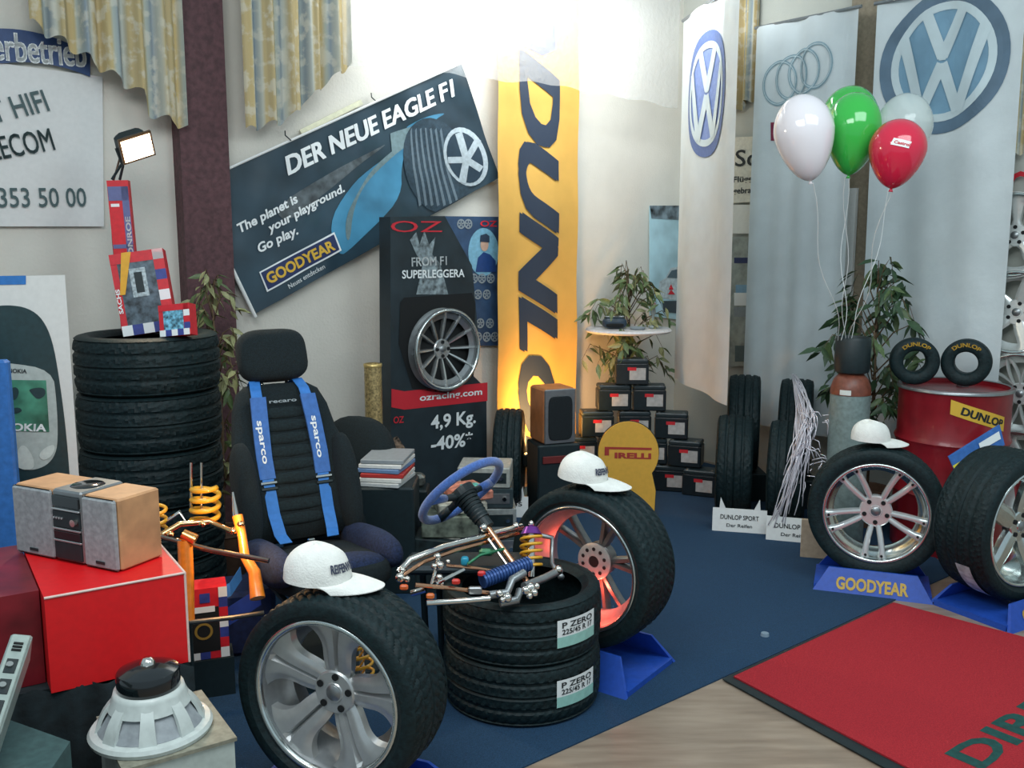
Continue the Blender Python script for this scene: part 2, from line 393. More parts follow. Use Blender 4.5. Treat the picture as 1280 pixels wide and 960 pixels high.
# ---------------------------------------------------------------- curtains
def curtain_mat():
    m = bpy.data.materials.new('curtain_cloth'); m.use_nodes = True; nt = m.node_tree; n = nt.nodes; b = n['Principled BSDF']
    uv = n.new('ShaderNodeUVMap'); sp = n.new('ShaderNodeSeparateXYZ'); nt.links.new(uv.outputs[0], sp.inputs[0])
    mu_ = n.new('ShaderNodeMath'); mu_.operation = 'FRACT'
    ml = n.new('ShaderNodeMath'); ml.operation = 'MULTIPLY'; ml.inputs[1].default_value = 4.5
    nt.links.new(sp.outputs[0], ml.inputs[0]); nt.links.new(ml.outputs[0], mu_.inputs[0])
    rp = n.new('ShaderNodeValToRGB'); e = rp.color_ramp.elements
    e[0].position = 0; e[0].color = (*lin((176, 158, 118)), 1); e[1].position = .35; e[1].color = (*lin((190, 170, 122)), 1)
    for p, c in ((.45, (168, 176, 168)), (.62, (132, 144, 152)), (.8, (186, 188, 176)), (.9, (180, 162, 120))):
        q = e.new(p); q.color = (*lin(c), 1)
    nt.links.new(mu_.outputs[0], rp.inputs['Fac'])
    tc = n.new('ShaderNodeTexCoord'); nz = n.new('ShaderNodeTexNoise'); nz.inputs['Scale'].default_value = 14; nz.inputs['Detail'].default_value = 5
    nt.links.new(tc.outputs['Object'], nz.inputs['Vector'])
    r2_ = n.new('ShaderNodeValToRGB'); r2_.color_ramp.elements[0].position = .5; r2_.color_ramp.elements[1].position = .6
    mx = n.new('ShaderNodeMix'); mx.data_type = 'RGBA'; mx.inputs[7].default_value = (*lin((208, 204, 188)), 1)
    nt.links.new(nz.outputs['Fac'], r2_.inputs['Fac']); nt.links.new(r2_.outputs['Color'], mx.inputs[0]); nt.links.new(rp.outputs['Color'], mx.inputs[6])
    ms = n.new('ShaderNodeMath'); ms.operation = 'MULTIPLY'; ms.inputs[1].default_value = .55
    nt.links.new(r2_.outputs['Color'], ms.inputs[0]); nt.links.new(ms.outputs[0], mx.inputs[0])
    nt.links.new(mx.outputs[2], b.inputs['Base Color']); b.inputs['Roughness'].default_value = .9; return m
curt = curtain_mat()
def curtain(pl, xs, ybs, ytop, folds, label):
    """pleated swag: lower hem given as a polyline in the picture's columns"""
    nx = 90; ny = 14; V = []; uv = []
    for j in range(ny+1):
        for i in range(nx+1):
            u = i/nx; x = xs[0]+(xs[-1]-xs[0])*u
            k = max(q for q in range(len(xs)) if xs[q] <= x+1e-6); k = min(k, len(xs)-2)
            yb = ybs[k]+(ybs[k+1]-ybs[k])*(x-xs[k])/(xs[k+1]-xs[k])
            a, bt = pl.hit(x, ytop); _, bb = pl.hit(x, yb)
            v = j/ny; rel = .035*sin(u*folds*2*pi)*(.5+.5*v)+.012*sin(u*folds*4.7*pi+1)
            bb += .02*sin(u*folds*2*pi+.5)
            V.append(pl.w(a, bt*(1-v)+bb*v, rel)); uv.append((u, v))
    w = nx+1; Fc = [(j*w+i, (j+1)*w+i, (j+1)*w+i+1, j*w+i+1) for j in range(ny) for i in range(nx)]
    o = mk('curtain', V, Fc, curt, smooth=True, uv=uv); return tag(o, label, 'curtain')
curtain(PA(.2), [28, 75, 120, 166, 172, 222], [26, 55, 86, 116, 140, 158], -90, 6, 'yellow and grey-blue striped curtain hanging at the top left, over the dark blue sign band')
curtain(PA(.2), [296, 350, 385, 412, 437], [162, 150, 118, 96, 80], -90, 5, 'yellow and grey-blue curtain between brown pillar and tyre banner')
curtain(PB(.06), [912, 926, 938, 952], [128, 140, 130, 120], -90, 3, 'narrow strip of patterned curtain in the gap between two white hanging banners')
curtain(PB(.1), [1262, 1280, 1300], [190, 185, 190], -90, 2, 'patterned curtain at the right edge beside the large round emblem banner')

# ---------------------------------------------------------------- left sign
pl = PA(.03)
t = thing('wall_sign', 'large white service sign with dark blue band and grey capitals on left wall', 'sign', pl.w(*pl.hit(30, 270)))
sheet('panel', pl, [(-140, 60), (128, 96), (130, 283), (-140, 283)], mat('sign_white', (216, 216, 214), .5, var=.02), t, 12, 4, th=.01)
arc = [(x, 32+((x+10)/120)**2*26) for x in range(-140, 121, 10)]; arc = [(x, 36 if x < 0 else 36+(x/115)**2*34) for x in range(-140, 116, 12)]
flat('blue_band', pl, [arc+[(x, y+44-max(0, x)*.14) for x, y in reversed(arc)]], mat('band_blue', (38, 66, 112), .5), t, .012)
ptext(pl, 'Meisterbetrieb', (-84, 68), (108, 84), 36, whitet, t, bold=.03, e=.016)
ptext(pl, 'AUT HIFI', (-48, 163), (62, 138), 27, mat('grey_green_print', (66, 88, 90), .6, var=0), t, bold=.012, e=.012)
ptext(pl, 'TELECOM', (-38, 206), (69, 187), 28, MATS['grey_green_print'], t, bold=.012, e=.012)
ptext(pl, 'Tel. 07/353 50 00', (-96, 260), (108, 258), 25, MATS['grey_green_print'], t, bold=.008, e=.012)

# ---------------------------------------------------------------- slanted tyre banner
fg = lambda a, b: .005*sin(a*9+b*14)+.002*sin(a*23-b*9)
pl = PA(.07, fg)
t = thing('banner', 'slanted dark blue tyre banner with white slogan and printed wheel', 'banner', pl.w(*pl.hit(430, 240)))
bn = mat('banner_blue', (44, 64, 76), .28, var=.35, scale=2.2, coat=.3)
sheet('cloth', pl, [(243, 232), (577, 80), (624, 222), (318, 393)], bn, t, 60, 24)
rod = MB(); 
rod.cyl(pl.w(*pl.hit(236, 226), .02), pl.w(*pl.hit(318, 396), .02), .012, n=8); rod.build('left_rod', white, t, world=True)
rod = MB(); rod.cyl(pl.w(*pl.hit(236, 233), .01), pl.w(*pl.hit(578, 78), .01), .008, n=8); rod.build('top_rod', white, t, world=True)
for A in ((243, 228), (362, 176), (470, 128), (576, 80)):
    q = pl.hit(*A); m_ = MB().tube([pl.w(q[0], q[1], .015), pl.w(q[0]-.03, q[1]+.03, .0), pl.w(q[0]-.01, q[1]+.06, -.04)], .004, 6); m_.build('tie', black, t, world=True)
cyanp = mat('cyan_print', (72, 138, 172), .35, var=.25, scale=3); tan_p = mat('track_print', (112, 134, 138), .35, var=.1)
flat('sky_print', pl, [smooth_poly(q_) for q_ in [[(410, 282), (434, 235), (470, 205), (520, 170), (545, 160), (538, 152), (500, 163), (530, 146), (560, 140), (542, 150), (512, 180), (500, 205), (503, 245), (470, 280), (440, 310), (422, 322)]]], cyanp, t, .004)
flat('track_print', pl, [smooth_poly(q_) for q_ in [[(438, 300), (441, 262), (452, 235), (480, 205), (500, 187), (545, 158), (540, 150), (470, 172), (540, 156), (500, 180), (470, 205), (446, 240), (432, 270), (432, 300)]]], tan_p, t, .006)
flat('cliff_print', pl, [smooth_poly(q_) for q_ in [[(340, 262), (400, 222), (470, 186), (486, 178), (450, 205), (410, 238), (360, 280)]]], mat('cliff_print', (84, 92, 96), .4, var=.3, scale=20), t, .005)
def ell_px(cx, cy, rx, ry, rot=0, n=28, a0=0, a1=2*pi):
    o = []
    for i in range(n):
        a = a0+(a1-a0)*i/n; x = rx*cos(a); y = ry*sin(a); o.append((cx+x*cos(rot)-y*sin(rot), cy+x*sin(rot)+y*cos(rot)))
    return o
def clip_line(P):          # keep above the banner's lower edge
    out = []
    for x, y in P:
        ymax = 393+(x-318)*(222-393)/(624-318)-2; out.append((x, min(y, ymax)))
    return out
flat('tyre_print', pl, [clip_line(ell_px(545, 208, 40, 62, -.28))], mat('tyre_print', (44, 62, 74), .4, var=.2, scale=40), t, .007)
for k in range(7):
    x = 512+k*6; P = [(x, 160+abs(k-3)*1.5), (x+2, 160), (x+6+k, 210), (x+14+k*1.5, 256), (x+11+k*1.5, 258), (x+3+k, 210)]
    flat('tread_line_print', pl, [clip_line(P)], mat('tread_grey', (98, 114, 124), .5), t, .009)
flat('rim_print', pl, [clip_line(ell_px(581, 196, 26, 38, -.35))], mat('rim_print', (170, 182, 188), .4, var=.1), t, .010)
flat('rim_gap_print', pl, [clip_line(ell_px(580, 197, 21, 33, -.35))], mat('rim_gap', (40, 58, 72), .4), t, .012)
for k in range(5):
    a = k*2*pi/5+.5; c = (581, 200); e_ = (581+22*cos(a), 196+33*sin(a)); nx_, ny_ = -sin(a)*4, cos(a)*4
    flat('spoke_print', pl, [clip_line([(c[0]-nx_, c[1]-ny_), (e_[0]-nx_*1.2, e_[1]-ny_), (e_[0]+nx_*1.2, e_[1]+ny_), (c[0]+nx_, c[1]+ny_)])], MATS['rim_print'], t, .014)
ptext(pl, 'DER NEUE EAGLE F1', (360, 219), (571, 118), 22, whitet, t, bold=.035, shear=.25, e=.008)
ptext(pl, 'The planet is', (300, 291), (373, 252), 11, whitet, t, bold=.03, shear=.2, e=.008)
ptext(pl, 'your playground.', (336, 291), (430, 239), 10, whitet, t, bold=.03, shear=.2, e=.008)
ptext(pl, 'Go play.', (324, 316), (372, 292), 11, whitet, t, bold=.03, shear=.2, e=.008)
flat('logo_frame', pl, [[(323, 340), (417, 290), (426, 313), (333, 365)]], whitet, t, .008)
flat('logo_field', pl, [[(325, 341), (416, 293), (423, 312), (334, 362)]], navy, t, .010)
ptext(pl, 'GOODYEAR', (335, 355), (418, 311), 13, goldt, t, bold=.035, e=.013)
ptext(pl, 'Neues entdecken', (361, 361), (406, 335), 6, whitet, t, bold=.01, e=.008)
tag(flat('ghost_strip', PA(.02), [[(372, 162), (448, 125), (450, 130), (374, 168)]], mat('cream_strip', (236, 232, 200), .4), None) if 0 else mk('glint_strip', [PA(.02).w(*PA().hit(*p), e) for e in (0, .01) for p in ((372, 163), (448, 125), (451, 131), (375, 169))], [(3, 2, 1, 0), (4, 5, 6, 7), (0, 1, 5, 4), (1, 2, 6, 5), (2, 3, 7, 6), (3, 0, 4, 7)], mat('cream_strip', (240, 236, 206), .25, metal=.2)), 'short shiny cream strip imitating yellowish glints just above the slanted banner', 'strip')  # yellowish glints above the banner, modelled as a shiny cream strip

# ---------------------------------------------------------------- vertical yellow banner
fd = lambda a, b: .012*sin(a*11+.6*sin(b*2))+.006*sin(b*7)
pl = PA(.13, fd)
t = thing('banner', 'tall yellow tyre banner with dark vertical lettering, hanging on the back wall', 'banner', pl.w(*pl.hit(672, 480)))
zt = pl.hit(672, -140)[1]; zb = .18; al = pl.hit(622, 300)[0]; ar = pl.hit(723, 300)[0]
sheet('cloth', pl, [(al, zt), (ar, zt), (ar, zb), (al, zb)], mat('banner_yellow', (216, 168, 82), .75, var=.04, scale=5), t, 24, 60, px=False)
xl = pl.hit(651, 300)[0]; z1 = pl.hit(660, 62)[1]; z2 = pl.hit(660, 628)[1]
ptext(pl, 'DUNLOP', (xl, z1), (xl, z2), pl.hit(695, 300)[0]-xl, mat('banner_blue_ink', (40, 52, 70), .6, var=0), t, bold=.045, shear=.35, e=.008, px=False, up=(1, 0))
flat('arrow_print', pl, [[(655, 12), (692, 12), (694, 62), (676, 70), (657, 58)]], mat('ink_violet', (70, 74, 130), .6), t, .008)
rod = MB().cyl(pl.w(al-.02, zt), pl.w(ar+.02, zt), .015, n=8); rod.build('top_rod', silver_dark, t, world=True)

# ---------------------------------------------------------------- hanging hammered plastic sheet below the ceiling lamp
fm = bpy.data.materials.new('hammered_plastic'); fm.use_nodes = True; nt = fm.node_tree; n = nt.nodes
for q in list(n): n.remove(q)
out = n.new('ShaderNodeOutputMaterial'); mxs = n.new('ShaderNodeMixShader'); tr = n.new('ShaderNodeBsdfTransparent'); df = n.new('ShaderNodeBsdfDiffuse'); tl = n.new('ShaderNodeBsdfTranslucent'); ad = n.new('ShaderNodeMixShader')
tc = n.new('ShaderNodeTexCoord'); nz = n.new('ShaderNodeTexNoise'); nz.inputs['Scale'].default_value = 28; bp = n.new('ShaderNodeBump'); bp.inputs['Strength'].default_value = .8; bp.inputs['Distance'].default_value = .02
nt.links.new(tc.outputs['Object'], nz.inputs['Vector']); nt.links.new(nz.outputs['Fac'], bp.inputs['Height'])
for q in (df, tl): q.inputs[0].default_value = (.9, .92, .92, 1); nt.links.new(bp.outputs['Normal'], q.inputs['Normal'])
ad.inputs[0].default_value = .4; nt.links.new(df.outputs[0], ad.inputs[1]); nt.links.new(tl.outputs[0], ad.inputs[2])
mxs.inputs[0].default_value = .27; nt.links.new(tr.outputs[0], mxs.inputs[1]); nt.links.new(ad.outputs[0], mxs.inputs[2]); nt.links.new(mxs.outputs[0], out.inputs[0])
pl = PA(.3, lambda a, b: .01*sin(a*6)); nx = 60; V = []; hem = [(430, 80), (480, 86), (560, 92), (623, 101), (680, 104), (723, 112), (790, 124), (848, 136)]
for i in range(nx+1):
    x = 430+418*i/nx; k = min([q for q in range(len(hem)) if hem[q][0] <= x][-1], len(hem)-2)
    y = hem[k][1]+(hem[k+1][1]-hem[k][1])*(x-hem[k][0])/(hem[k+1][0]-hem[k][0])+1.5*sin(i*.9)
    a, b = pl.hit(x, y); tp = pl.hit(x, -90)[1]
    for j in range(9): V.append(pl.w(a, tp+(b-tp)*j/8))
Fc = [(i*9+j, i*9+j+1, i*9+10+j, i*9+9+j) for i in range(nx) for j in range(8)]
tag(mk('plastic_sheet', V, Fc, fm, smooth=True), 'see-through hammered plastic sheet hanging high in front of the back wall, glaring white', 'sheet')
# luminaire above the sheet, out of frame: gives the overexposed patch
pl = PA(.95); A = pl.w(*pl.hit(560, -110)); B = pl.w(*pl.hit(850, -125)); B.z = A.z; dd = (B-A).normalized()
t = thing('ceiling_lamp', 'long tube lamp fixture hung above the picture, near the back wall', 'lamp', (A+B)/2)
m_ = MB(); m_.cyl(A, B, .03, n=12); m_.build('tube', mat('tube_glow', (255, 255, 255), .5, var=0, emit=(240, 250, 255), es=6), t, world=True)
Mh = Matrix.Translation((A+B)/2+Vector((0, 0, .06))) @ dd.to_track_quat('X', 'Z').to_matrix().to_4x4()
m_ = MB().box((0, 0, 0), ((B-A).length+.1, .14, .05), Mh); m_.build('housing', white, t, world=True)
lo = light('AREA', 'tube_light', (A+B)/2-Vector((0, 0, .05))+NA*0, 62, (.93, .98, 1), PA(.0).w(*PA().hit(650, 5)), (B-A).length, .12)

# ---------------------------------------------------------------- poster with car, wheel catalogue poster
pl = PB(.03)
t = thing('poster', 'pale blue poster of a silver car, half behind the narrow banner', 'poster', CO+Vector((.1, -.1, 1)))
pl = PA(.03)
q0 = pl.hit(812, 257); q1 = pl.hit(848, 420); a1_ = -.03
sheet('print', pl, [(812, 257), (852, 257), (852, 400), (812, 395)], mat('sky_poster', (170, 204, 214), .4, var=.15, scale=4), t, 4, 4, th=.004)
flat('wheel_print', pl, [[(812, 257), (850, 257), (850, 275), (814, 273)]], mat('wheel_photo', (96, 110, 118), .4, var=.6, scale=12), t, .003)
flat('car_print', pl, [[(822, 372), (824, 352), (832, 347), (838, 335), (850, 333), (850, 376)]], mat('car_photo', (178, 190, 194), .4, var=.15), t, .003)
flat('window_print', pl, [[(833, 347), (839, 338), (850, 336), (850, 348)]], mat('glass_photo', (76, 96, 106), .3), t, .006)
flat('bumper_print', pl, [[(827, 376), (850, 376), (850, 392), (829, 390)]], mat('bumper_photo', (52, 66, 74), .4), t, .006)
flat('badge_print', pl, [[(835, 362), (838, 355), (841, 362)], [(834, 368), (838, 362), (843, 368)]], redt, t, .008)
pl = PA(.04)
t = thing('poster', 'dark blue wheel catalogue poster with a capped person, beside the yellow banner', 'poster', pl.w(*pl.hit(595, 350)))
sheet('print', pl, [(540, 270), (623, 271), (623, 432), (560, 432)], mat('poster_navy', (48, 72, 102), .4, var=.25, scale=8), t, 6, 6, th=.004)
flat('portrait_ground', pl, [ell_px(604, 315, 19, 30)], mat('portrait_blue', (120, 172, 196), .4, var=.1), t, .003)
flat('torso_print', pl, [[(594, 340), (597, 322), (604, 315), (612, 318), (619, 326), (620, 340)]], mat('portrait_navy', (34, 66, 122), .4), t, .005)
flat('face_print', pl, [ell_px(605, 306, 5, 8)], mat('portrait_skin', (196, 160, 140), .5), t, .006)
flat('cap_print', pl, [[(599, 302), (600, 294), (607, 292), (611, 295), (611, 303)]], mat('portrait_cap', (44, 58, 78), .5), t, .008)
ptext(pl, 'OZ', (600, 283), (621, 283), 7, redt, t, bold=.02)
for cy, xs_ in ((280, (576, 585)), (348, (592, 602, 613)), (368, (597, 608)), (404, (590, 600, 612)), (421, (597, 608, 618))):
    for cx in xs_:
        c = pl.hit(cx, cy); rr = 6.2*pl.scale(cx, cy)
        ringpoly(pl, 'wheel_print', c, rr*.72, rr, greyp, t, .004, n=18)
        for k in range(5):
            a = k*2*pi/5+.3; u = Vector((cos(a), sin(a))); v = Vector((-u.y, u.x))*rr*.13
            P = [Vector(c)+u*rr*.1-v, Vector(c)+u*rr*.75-v, Vector(c)+u*rr*.75+v, Vector(c)+u*rr*.1+v]
            flat('wheel_spoke_print', pl, [[tuple(p) for p in P]], greyp, t, .004, px=False)

# ---------------------------------------------------------------- tyres, rims
def tyre_geo(R, W, rr, n=160, blocks=56, slant=1.2, chan=(-.22, 0, .22)):
    prof = []; trd = []
    prof += [(rr, -W*.40), (rr+.012, -W*.44), (rr+(R-rr)*.35, -W*.5), (rr+(R-rr)*.62, -W*.505), (rr+(R-rr)*.82, -W*.485), (R-.008, -W*.455)]
    us = [-.44+.88*i/26 for i in range(27)]
    k0 = len(prof)
    for u in us: prof.append((R-.012*(abs(u)/.44)**6, W*u))
    k1 = len(prof)
    prof += [(r, -h) for r, h in reversed(prof[:6])]
    prof += [(rr+.02, W*.36), (rr+(R-rr)*.6, W*.44), (R-.02, W*.3), (R-.02, -W*.3), (rr+(R-rr)*.6, -W*.44), (rr+.02, -W*.36)]
    def mod(k, i, r, h):
        if k0 <= k < k1:
            u = us[k-k0]
            for c in chan:
                if abs(u-c) < .02: return -.009
            ph = (i/n*blocks+slant*abs(u)*4) % 1
            if ph < .3 and abs(u) > .06: return -.006
        return 0
    return prof, mod
_ty = {}
def tyre(name, parent, R, W, rr, n=160, blocks=56, slant=1.2, M=None, chan=(-.22, 0, .22), key=None):
    prof, mod = tyre_geo(R, W, rr, n, blocks, slant, chan)
    return MB().lathe(prof, n, 'Y', M, closed=True, mod=mod).build(name, rubber, parent, smooth='auto')
def spoke_geo(r0, r1, wf, zf, th=.03, slot=0, nr=14, nu=10, side=0):
    """one spoke: polar strip from r0 to r1 pointing up (+Z), half angle wf(t) rad, front face y = zf(t)"""
    V = []; Fc = []
    for j in range(nr+1):
        t = j/nr; r = r0+(r1-r0)*t; w = wf(t)
        for i in range(nu+1):
            u = -1+2*i/nu; a = u*w+(side(t) if side else 0); e = abs(u)
            y = zf(t)+.010*max(0, e-.6)/.4
            if slot and e < .14 and .12 < t < .93: y += .022
            V.append((r*sin(a), y, r*cos(a)))
    N = len(V)
    V += [(x*.99, y+th, z*.99) for x, y, z in V]
    w = nu+1
    for j in range(nr):
        for i in range(nu): f = (j*w+i, j*w+i+1, (j+1)*w+i+1, (j+1)*w+i); Fc.append(f); Fc.append(tuple(reversed([k+N for k in f])))
    for j in range(nr):
        a, b = j*w, (j+1)*w; Fc.append((a, b, b+N, a+N)); a, b = j*w+nu, (j+1)*w+nu; Fc.append((b, a, a+N, b+N))
    return V, Fc
def wheel(label, loc, rz, style, R=.345, W=.24, rr=.26, tilt=0, group=None, tyre_on=True, n=160, m=silver, mb=None, inside=False, name='wheel', spin=0, cat='wheel', blocks=56, slant=1.2, tw=None, blen=None):
    rt = thing(name, label, cat, loc, rz, group); rt.rotation_euler = (tilt, 0, rz)
    WM[rt.name] = Matrix.LocRotScale(Vector(loc), rt.rotation_euler, None)
    zc = Vector((0, 0, R)); T = Matrix.Translation(zc)
    if tyre_on: tyre('tyre', rt, R, W, rr, n, blocks, slant, T)
    mb = mb or silver_dark; h = W/2; f = -h*.86
    D = blen or W
    prof = [(rr+.012, f), (rr+.013, f+.006), (rr+.002, f+.010), (rr-.006, f+.012), (rr-.014, f+.03), (rr-.02, f+D*.35), (rr-.05, f+D*.5), (rr-.045, f+D*.65), (rr-.02, f+D*.85), (rr+.002, f+D*.97), (rr+.012, f+D)]
    prof = prof+[(r+.004, y) for r, y in reversed(prof)]
    rim = MB().lathe(prof, 72, 'Y', T, closed=True).build('rim', mb, rt, smooth='auto')
    lip = MB().lathe([(rr+.013, f-.002), (rr+.006, f-.008), (rr-.006, f-.006), (rr-.010, f+.012), (rr+.002, f+.014)], 72, 'Y', T, closed=True).build('rim_lip', polished, rim, smooth=True)
    y0 = f+.02
    def sp(geo, k, N, nm='spoke', off=0):
        me = bpy.data.meshes.new(nm); me.from_pydata(geo[0], [], geo[1]); me.materials.append(m); me.shade_smooth(); me.set_sharp_from_angle(angle=radians(40))
        for k in range(N):
            o = bpy.data.objects.new(nm, me); C.objects.link(o); o.parent = rim; o.location = zc; o.rotation_euler = (0, 2*pi*k/N+off, 0)
    def hub(r, y, cap=.03, lugs=5, lr=.056, m2=None, depth=.05):
        M_ = MB().lathe([(.0, y-.004), (cap, y-.004), (cap+.003, y), (r-.006, y), (r, y+.006), (r*.98, y+depth), (0, y+depth)], 40, 'Y', T); M_.build('hub', m, rim, smooth='auto')
        if lugs:
            for k in range(lugs):
                a = 2*pi*k/lugs+spin+.0; c = zc+Vector((lr*sin(a), y-.001, lr*cos(a))); MB().cyl(c, c+Vector((0, -.004, 0)), .012, n=10).build('lug_bolt', dark, rim)
        MB().lathe([(0, y-.008), (cap*.8, y-.007), (cap*.9, y-.002)], 24, 'Y', T).build('centre_cap', silver_dark, rim, smooth=True)
    if style == 'back5': h = W/2
    if style == 'split5':          # five broad slotted spokes with rounded windows
        wf = lambda t: min(.62, (.36-.12*sin(t*pi*.9)) if t < .62 else (.245+.385*((t-.62)/.38)**1.6))
        wf = lambda t: .47*(1-t)**2+.235+.30*max(0, (t-.45)/.55)**1.8
        sp(spoke_geo(.055, rr-.002, wf, lambda t: y0+.045*(1-t)**1.3+.000, .03, slot=1, nr=20, nu=14), 0, 5, off=spin)
        hub(.075, y0+.034, .032, 5, .056)
    elif style == 'twin5':         # five pairs of slim spokes
        for sgn in (-1, 1):
            sd = lambda t, s_=sgn: s_*(.20-.03*t+.10*(1-t)*t)
            sp(spoke_geo(.05, rr-.004, lambda t: .105-.04*t+.03*max(0, t-.85)/.15+.12*(1-t)**3, lambda t: y0+.035*(1-t)**1.2, .022, nr=12, nu=6, side=sd), 0, 5, off=spin)
        for k in range(5):
            for sgn in (-1, 1):
                a = spin+2*pi*k/5+sgn*.17; c = zc+Vector(((rr-.022)*sin(a), y0-.004, (rr-.022)*cos(a))); MB().cyl(c, c+Vector((0, .012, 0)), .007, n=8).build('rim_bolt', dark, rim)
        hub(.085, y0+.03, .03, 5, .06)
    elif style == 'five':
        sp(spoke_geo(.05, rr-.002, lambda t: .5*(1-t)**2+.17+.10*max(0, t-.75)/.25, lambda t: y0+.03*(1-t), .03, nr=12, nu=8), 0, 5, off=spin); hub(.08, y0+.028, .03, 5, .056)
    elif style == 'back5':         # seen from behind: thin twin spokes and a flat drilled hub plate
        for sgn in (-1, 1):
            sd = lambda t, s_=sgn: s_*(.10+.10*t)
            y0 = h*.50; sp(spoke_geo(.06, rr-.03, lambda t: .09-.035*t+.1*(1-t)**3, lambda t: y0-.02*(1-t), .03, nr=10, nu=5, side=sd), 0, 5, off=spin)
        hub(.078, y0-.02, .03, 0, depth=.05)
        yb = y0-.035; MB().lathe([(.026, yb-.012), (.07, yb-.012), (.083, yb-.008), (.083, yb-.002), (.026, yb-.002)], 40, 'Y', T, closed=True).build('hub_plate', mat('plate_silver', (214, 214, 210), .35, .5), rim, smooth='auto')
        q = MB()
        for k in range(10):
            a = 2*pi*k/10; c = zc+Vector((.057*sin(a), yb-.0135, .057*cos(a))); q.cyl(c, c+Vector((0, .003, 0)), .0085, n=10)
        q.cyl(zc+Vector((0, yb-.012, 0)), zc+Vector((0, yb+.006, 0)), .024, .018, n=16)
        q.build('hub_holes', dark, rim)
    elif style == 'twelve':
        sp(spoke_geo(.05, rr-.002, lambda t: .11-.07*t+.05*max(0, t-.9)/.1, lambda t: y0+.05*(1-t)**1.5, .018, nr=10, nu=4), 0, 12, off=spin); hub(.066, y0+.04, .028, 4, .045)
    elif style == 'round5':        # star with five big round openings
        sp(spoke_geo(.05, rr-.002, lambda t: .628*max(.36, abs(2*t-1)**1.7), lambda t: y0+.03*(1-t), .03, nr=18, nu=8), 0, 5, off=spin); hub(.07, y0+.028, .028, 5, .05)
    elif style == 'mesh':
        for sgn in (-1, 1):
            sd = lambda t, s_=sgn: s_*.30*t
            sp(spoke_geo(.05, rr-.002, lambda t: .07-.035*t, lambda t: y0+.03*(1-t), .02, nr=10, nu=4, side=sd), 0, 10, off=spin)
        hub(.07, y0+.03, .028, 5, .05)
    return rt
def label_patch(parent, R, W, zc, a0, a1, y0, y1, dy=0):
    """paper sticker bent round the tread of a tyre lying flat (axis Z)"""
    V = []; Fc = []; n = 10
    for i in range(n+1):
        a = a0+(a1-a0)*i/n
        for z in (y0, y1): V.append((R*cos(a), R*sin(a), zc+z))
    for i in range(n): Fc.append((2*i, 2*i+2, 2*i+3, 2*i+1))
    return V, Fc

# near wheel on its stand
def stand(label, loc, rz, w=.62, h=.13, d=.30, text=None, tw=.24):
    t = thing('wheel_stand', label, 'stand', loc, rz, None)
    MB().box((0, 0, .015), (w*.98, d*1.1, .03)).build('base', bluep, t)
    for sg in (-1, 1):
        V = [(-w/2, sg*(d/2+.05), 0), (w/2, sg*(d/2+.05), 0), (w*.37, sg*(tw/2+.02), h), (-w*.37, sg*(tw/2+.02), h), (-w/2, sg*(d/2+.03), 0), (w/2, sg*(d/2+.03), 0), (w*.37, sg*(tw/2+.008), h), (-w*.37, sg*(tw/2+.008), h)]
        F_ = [(0, 1, 2, 3), (7, 6, 5, 4), (0, 4, 5, 1), (1, 5, 6, 2), (2, 6, 7, 3), (3, 7, 4, 0)]
        if sg > 0: F_ = [tuple(reversed(f)) for f in F_]
        mk('side_plate', V, F_, bluep, t)
    if text:
        p0 = Vector((0, -(d/2+.05), 0)); p1 = Vector((0, -(tw/2+.02), h)); up = (p1-p0).normalized(); nrm = Vector((0, -up.z, up.y)); 
        Mx = Matrix(((1, up.x, nrm.x, 0), (0, up.y, nrm.y, 0), (0, up.z, nrm.z, 0), (0, 0, 0, 1))); c = p0+up*((p1-p0).length*.42)+nrm*.003
        Mx = Matrix.Translation(c) @ Mx
        ltext('GOODYEAR', Mx, w*.60, .062, mat('stand_gold', (196, 160, 60), .5), t, bold=.04)
    return t
nz_ = gp(432, 2.99, 0)
wheel('large wheel in the foreground with wide grey split-spoke rim, under a white cap', nz_+Vector((0, 0, .07)), radians(-22), 'split5', R=.34, W=.245, rr=.258, n=288, blocks=60, slant=1.6, spin=radians(8), m=mat('near_alloy', (198, 200, 200), .3, .7, var=.03))
stand('blue plastic stand under the big foreground wheel', nz_, radians(-22), w=.66, h=.12, d=.36, tw=.245)
fz = gp(738, 4.05, 0)
# far wheel: we look at its inner side
wheel('wheel turned with its hollow inner side forward, near the yellow lobed sign', fz+Vector((0, 0, .11)), radians(-36), 'back5', R=.355, W=.25, rr=.27, n=240, blocks=64, spin=.3, m=mat('inner_alloy', (140, 142, 142), .35, .7), mb=mat('inner_barrel', (176, 176, 176), .35, .6))
farw = WM[C.objects[-1].name] if 0 else Matrix.LocRotScale(fz+Vector((0, 0, .11)), Matrix.Rotation(radians(-36), 3, 'Z').to_euler(), None)
stand('blue plastic stand under the wheel that shows its inner side', fz+Vector((0, 0, 0)), radians(-36), w=.62, h=.14, d=.36, tw=.25)
rz_ = gp(1089, 5.02, 0)
wheel('chrome wheel with five twin spokes, under a blank cap beside the red drum', rz_+Vector((0, 0, .075)), radians(-20), 'twin5', R=.352, W=.22, rr=.262, n=144, m=mat('spoke_silver', (222, 226, 226), .25, .6, var=.02), mb=polished, spin=pi)
stand('blue stand with yellow lettering under the twin-spoke chrome wheel', rz_, radians(-20), w=.60, h=.12, d=.30, text=1, tw=.22)
ez = gp(1250, 4.74, 0)
wheel('wheel at the right edge turned sideways, ribbed tread and shiny five-spoke rim', ez+Vector((0, 0, .06)), radians(27), 'five', R=.38, W=.30, rr=.29, n=192, m=polished, mb=polished, spin=.2, slant=3)
stand('blue stand with yellow lettering at the right edge, under the sideways wheel', ez+Vector((.03, -.02, 0)), radians(30), w=.66, h=.11, d=.36, text=1, tw=.29)
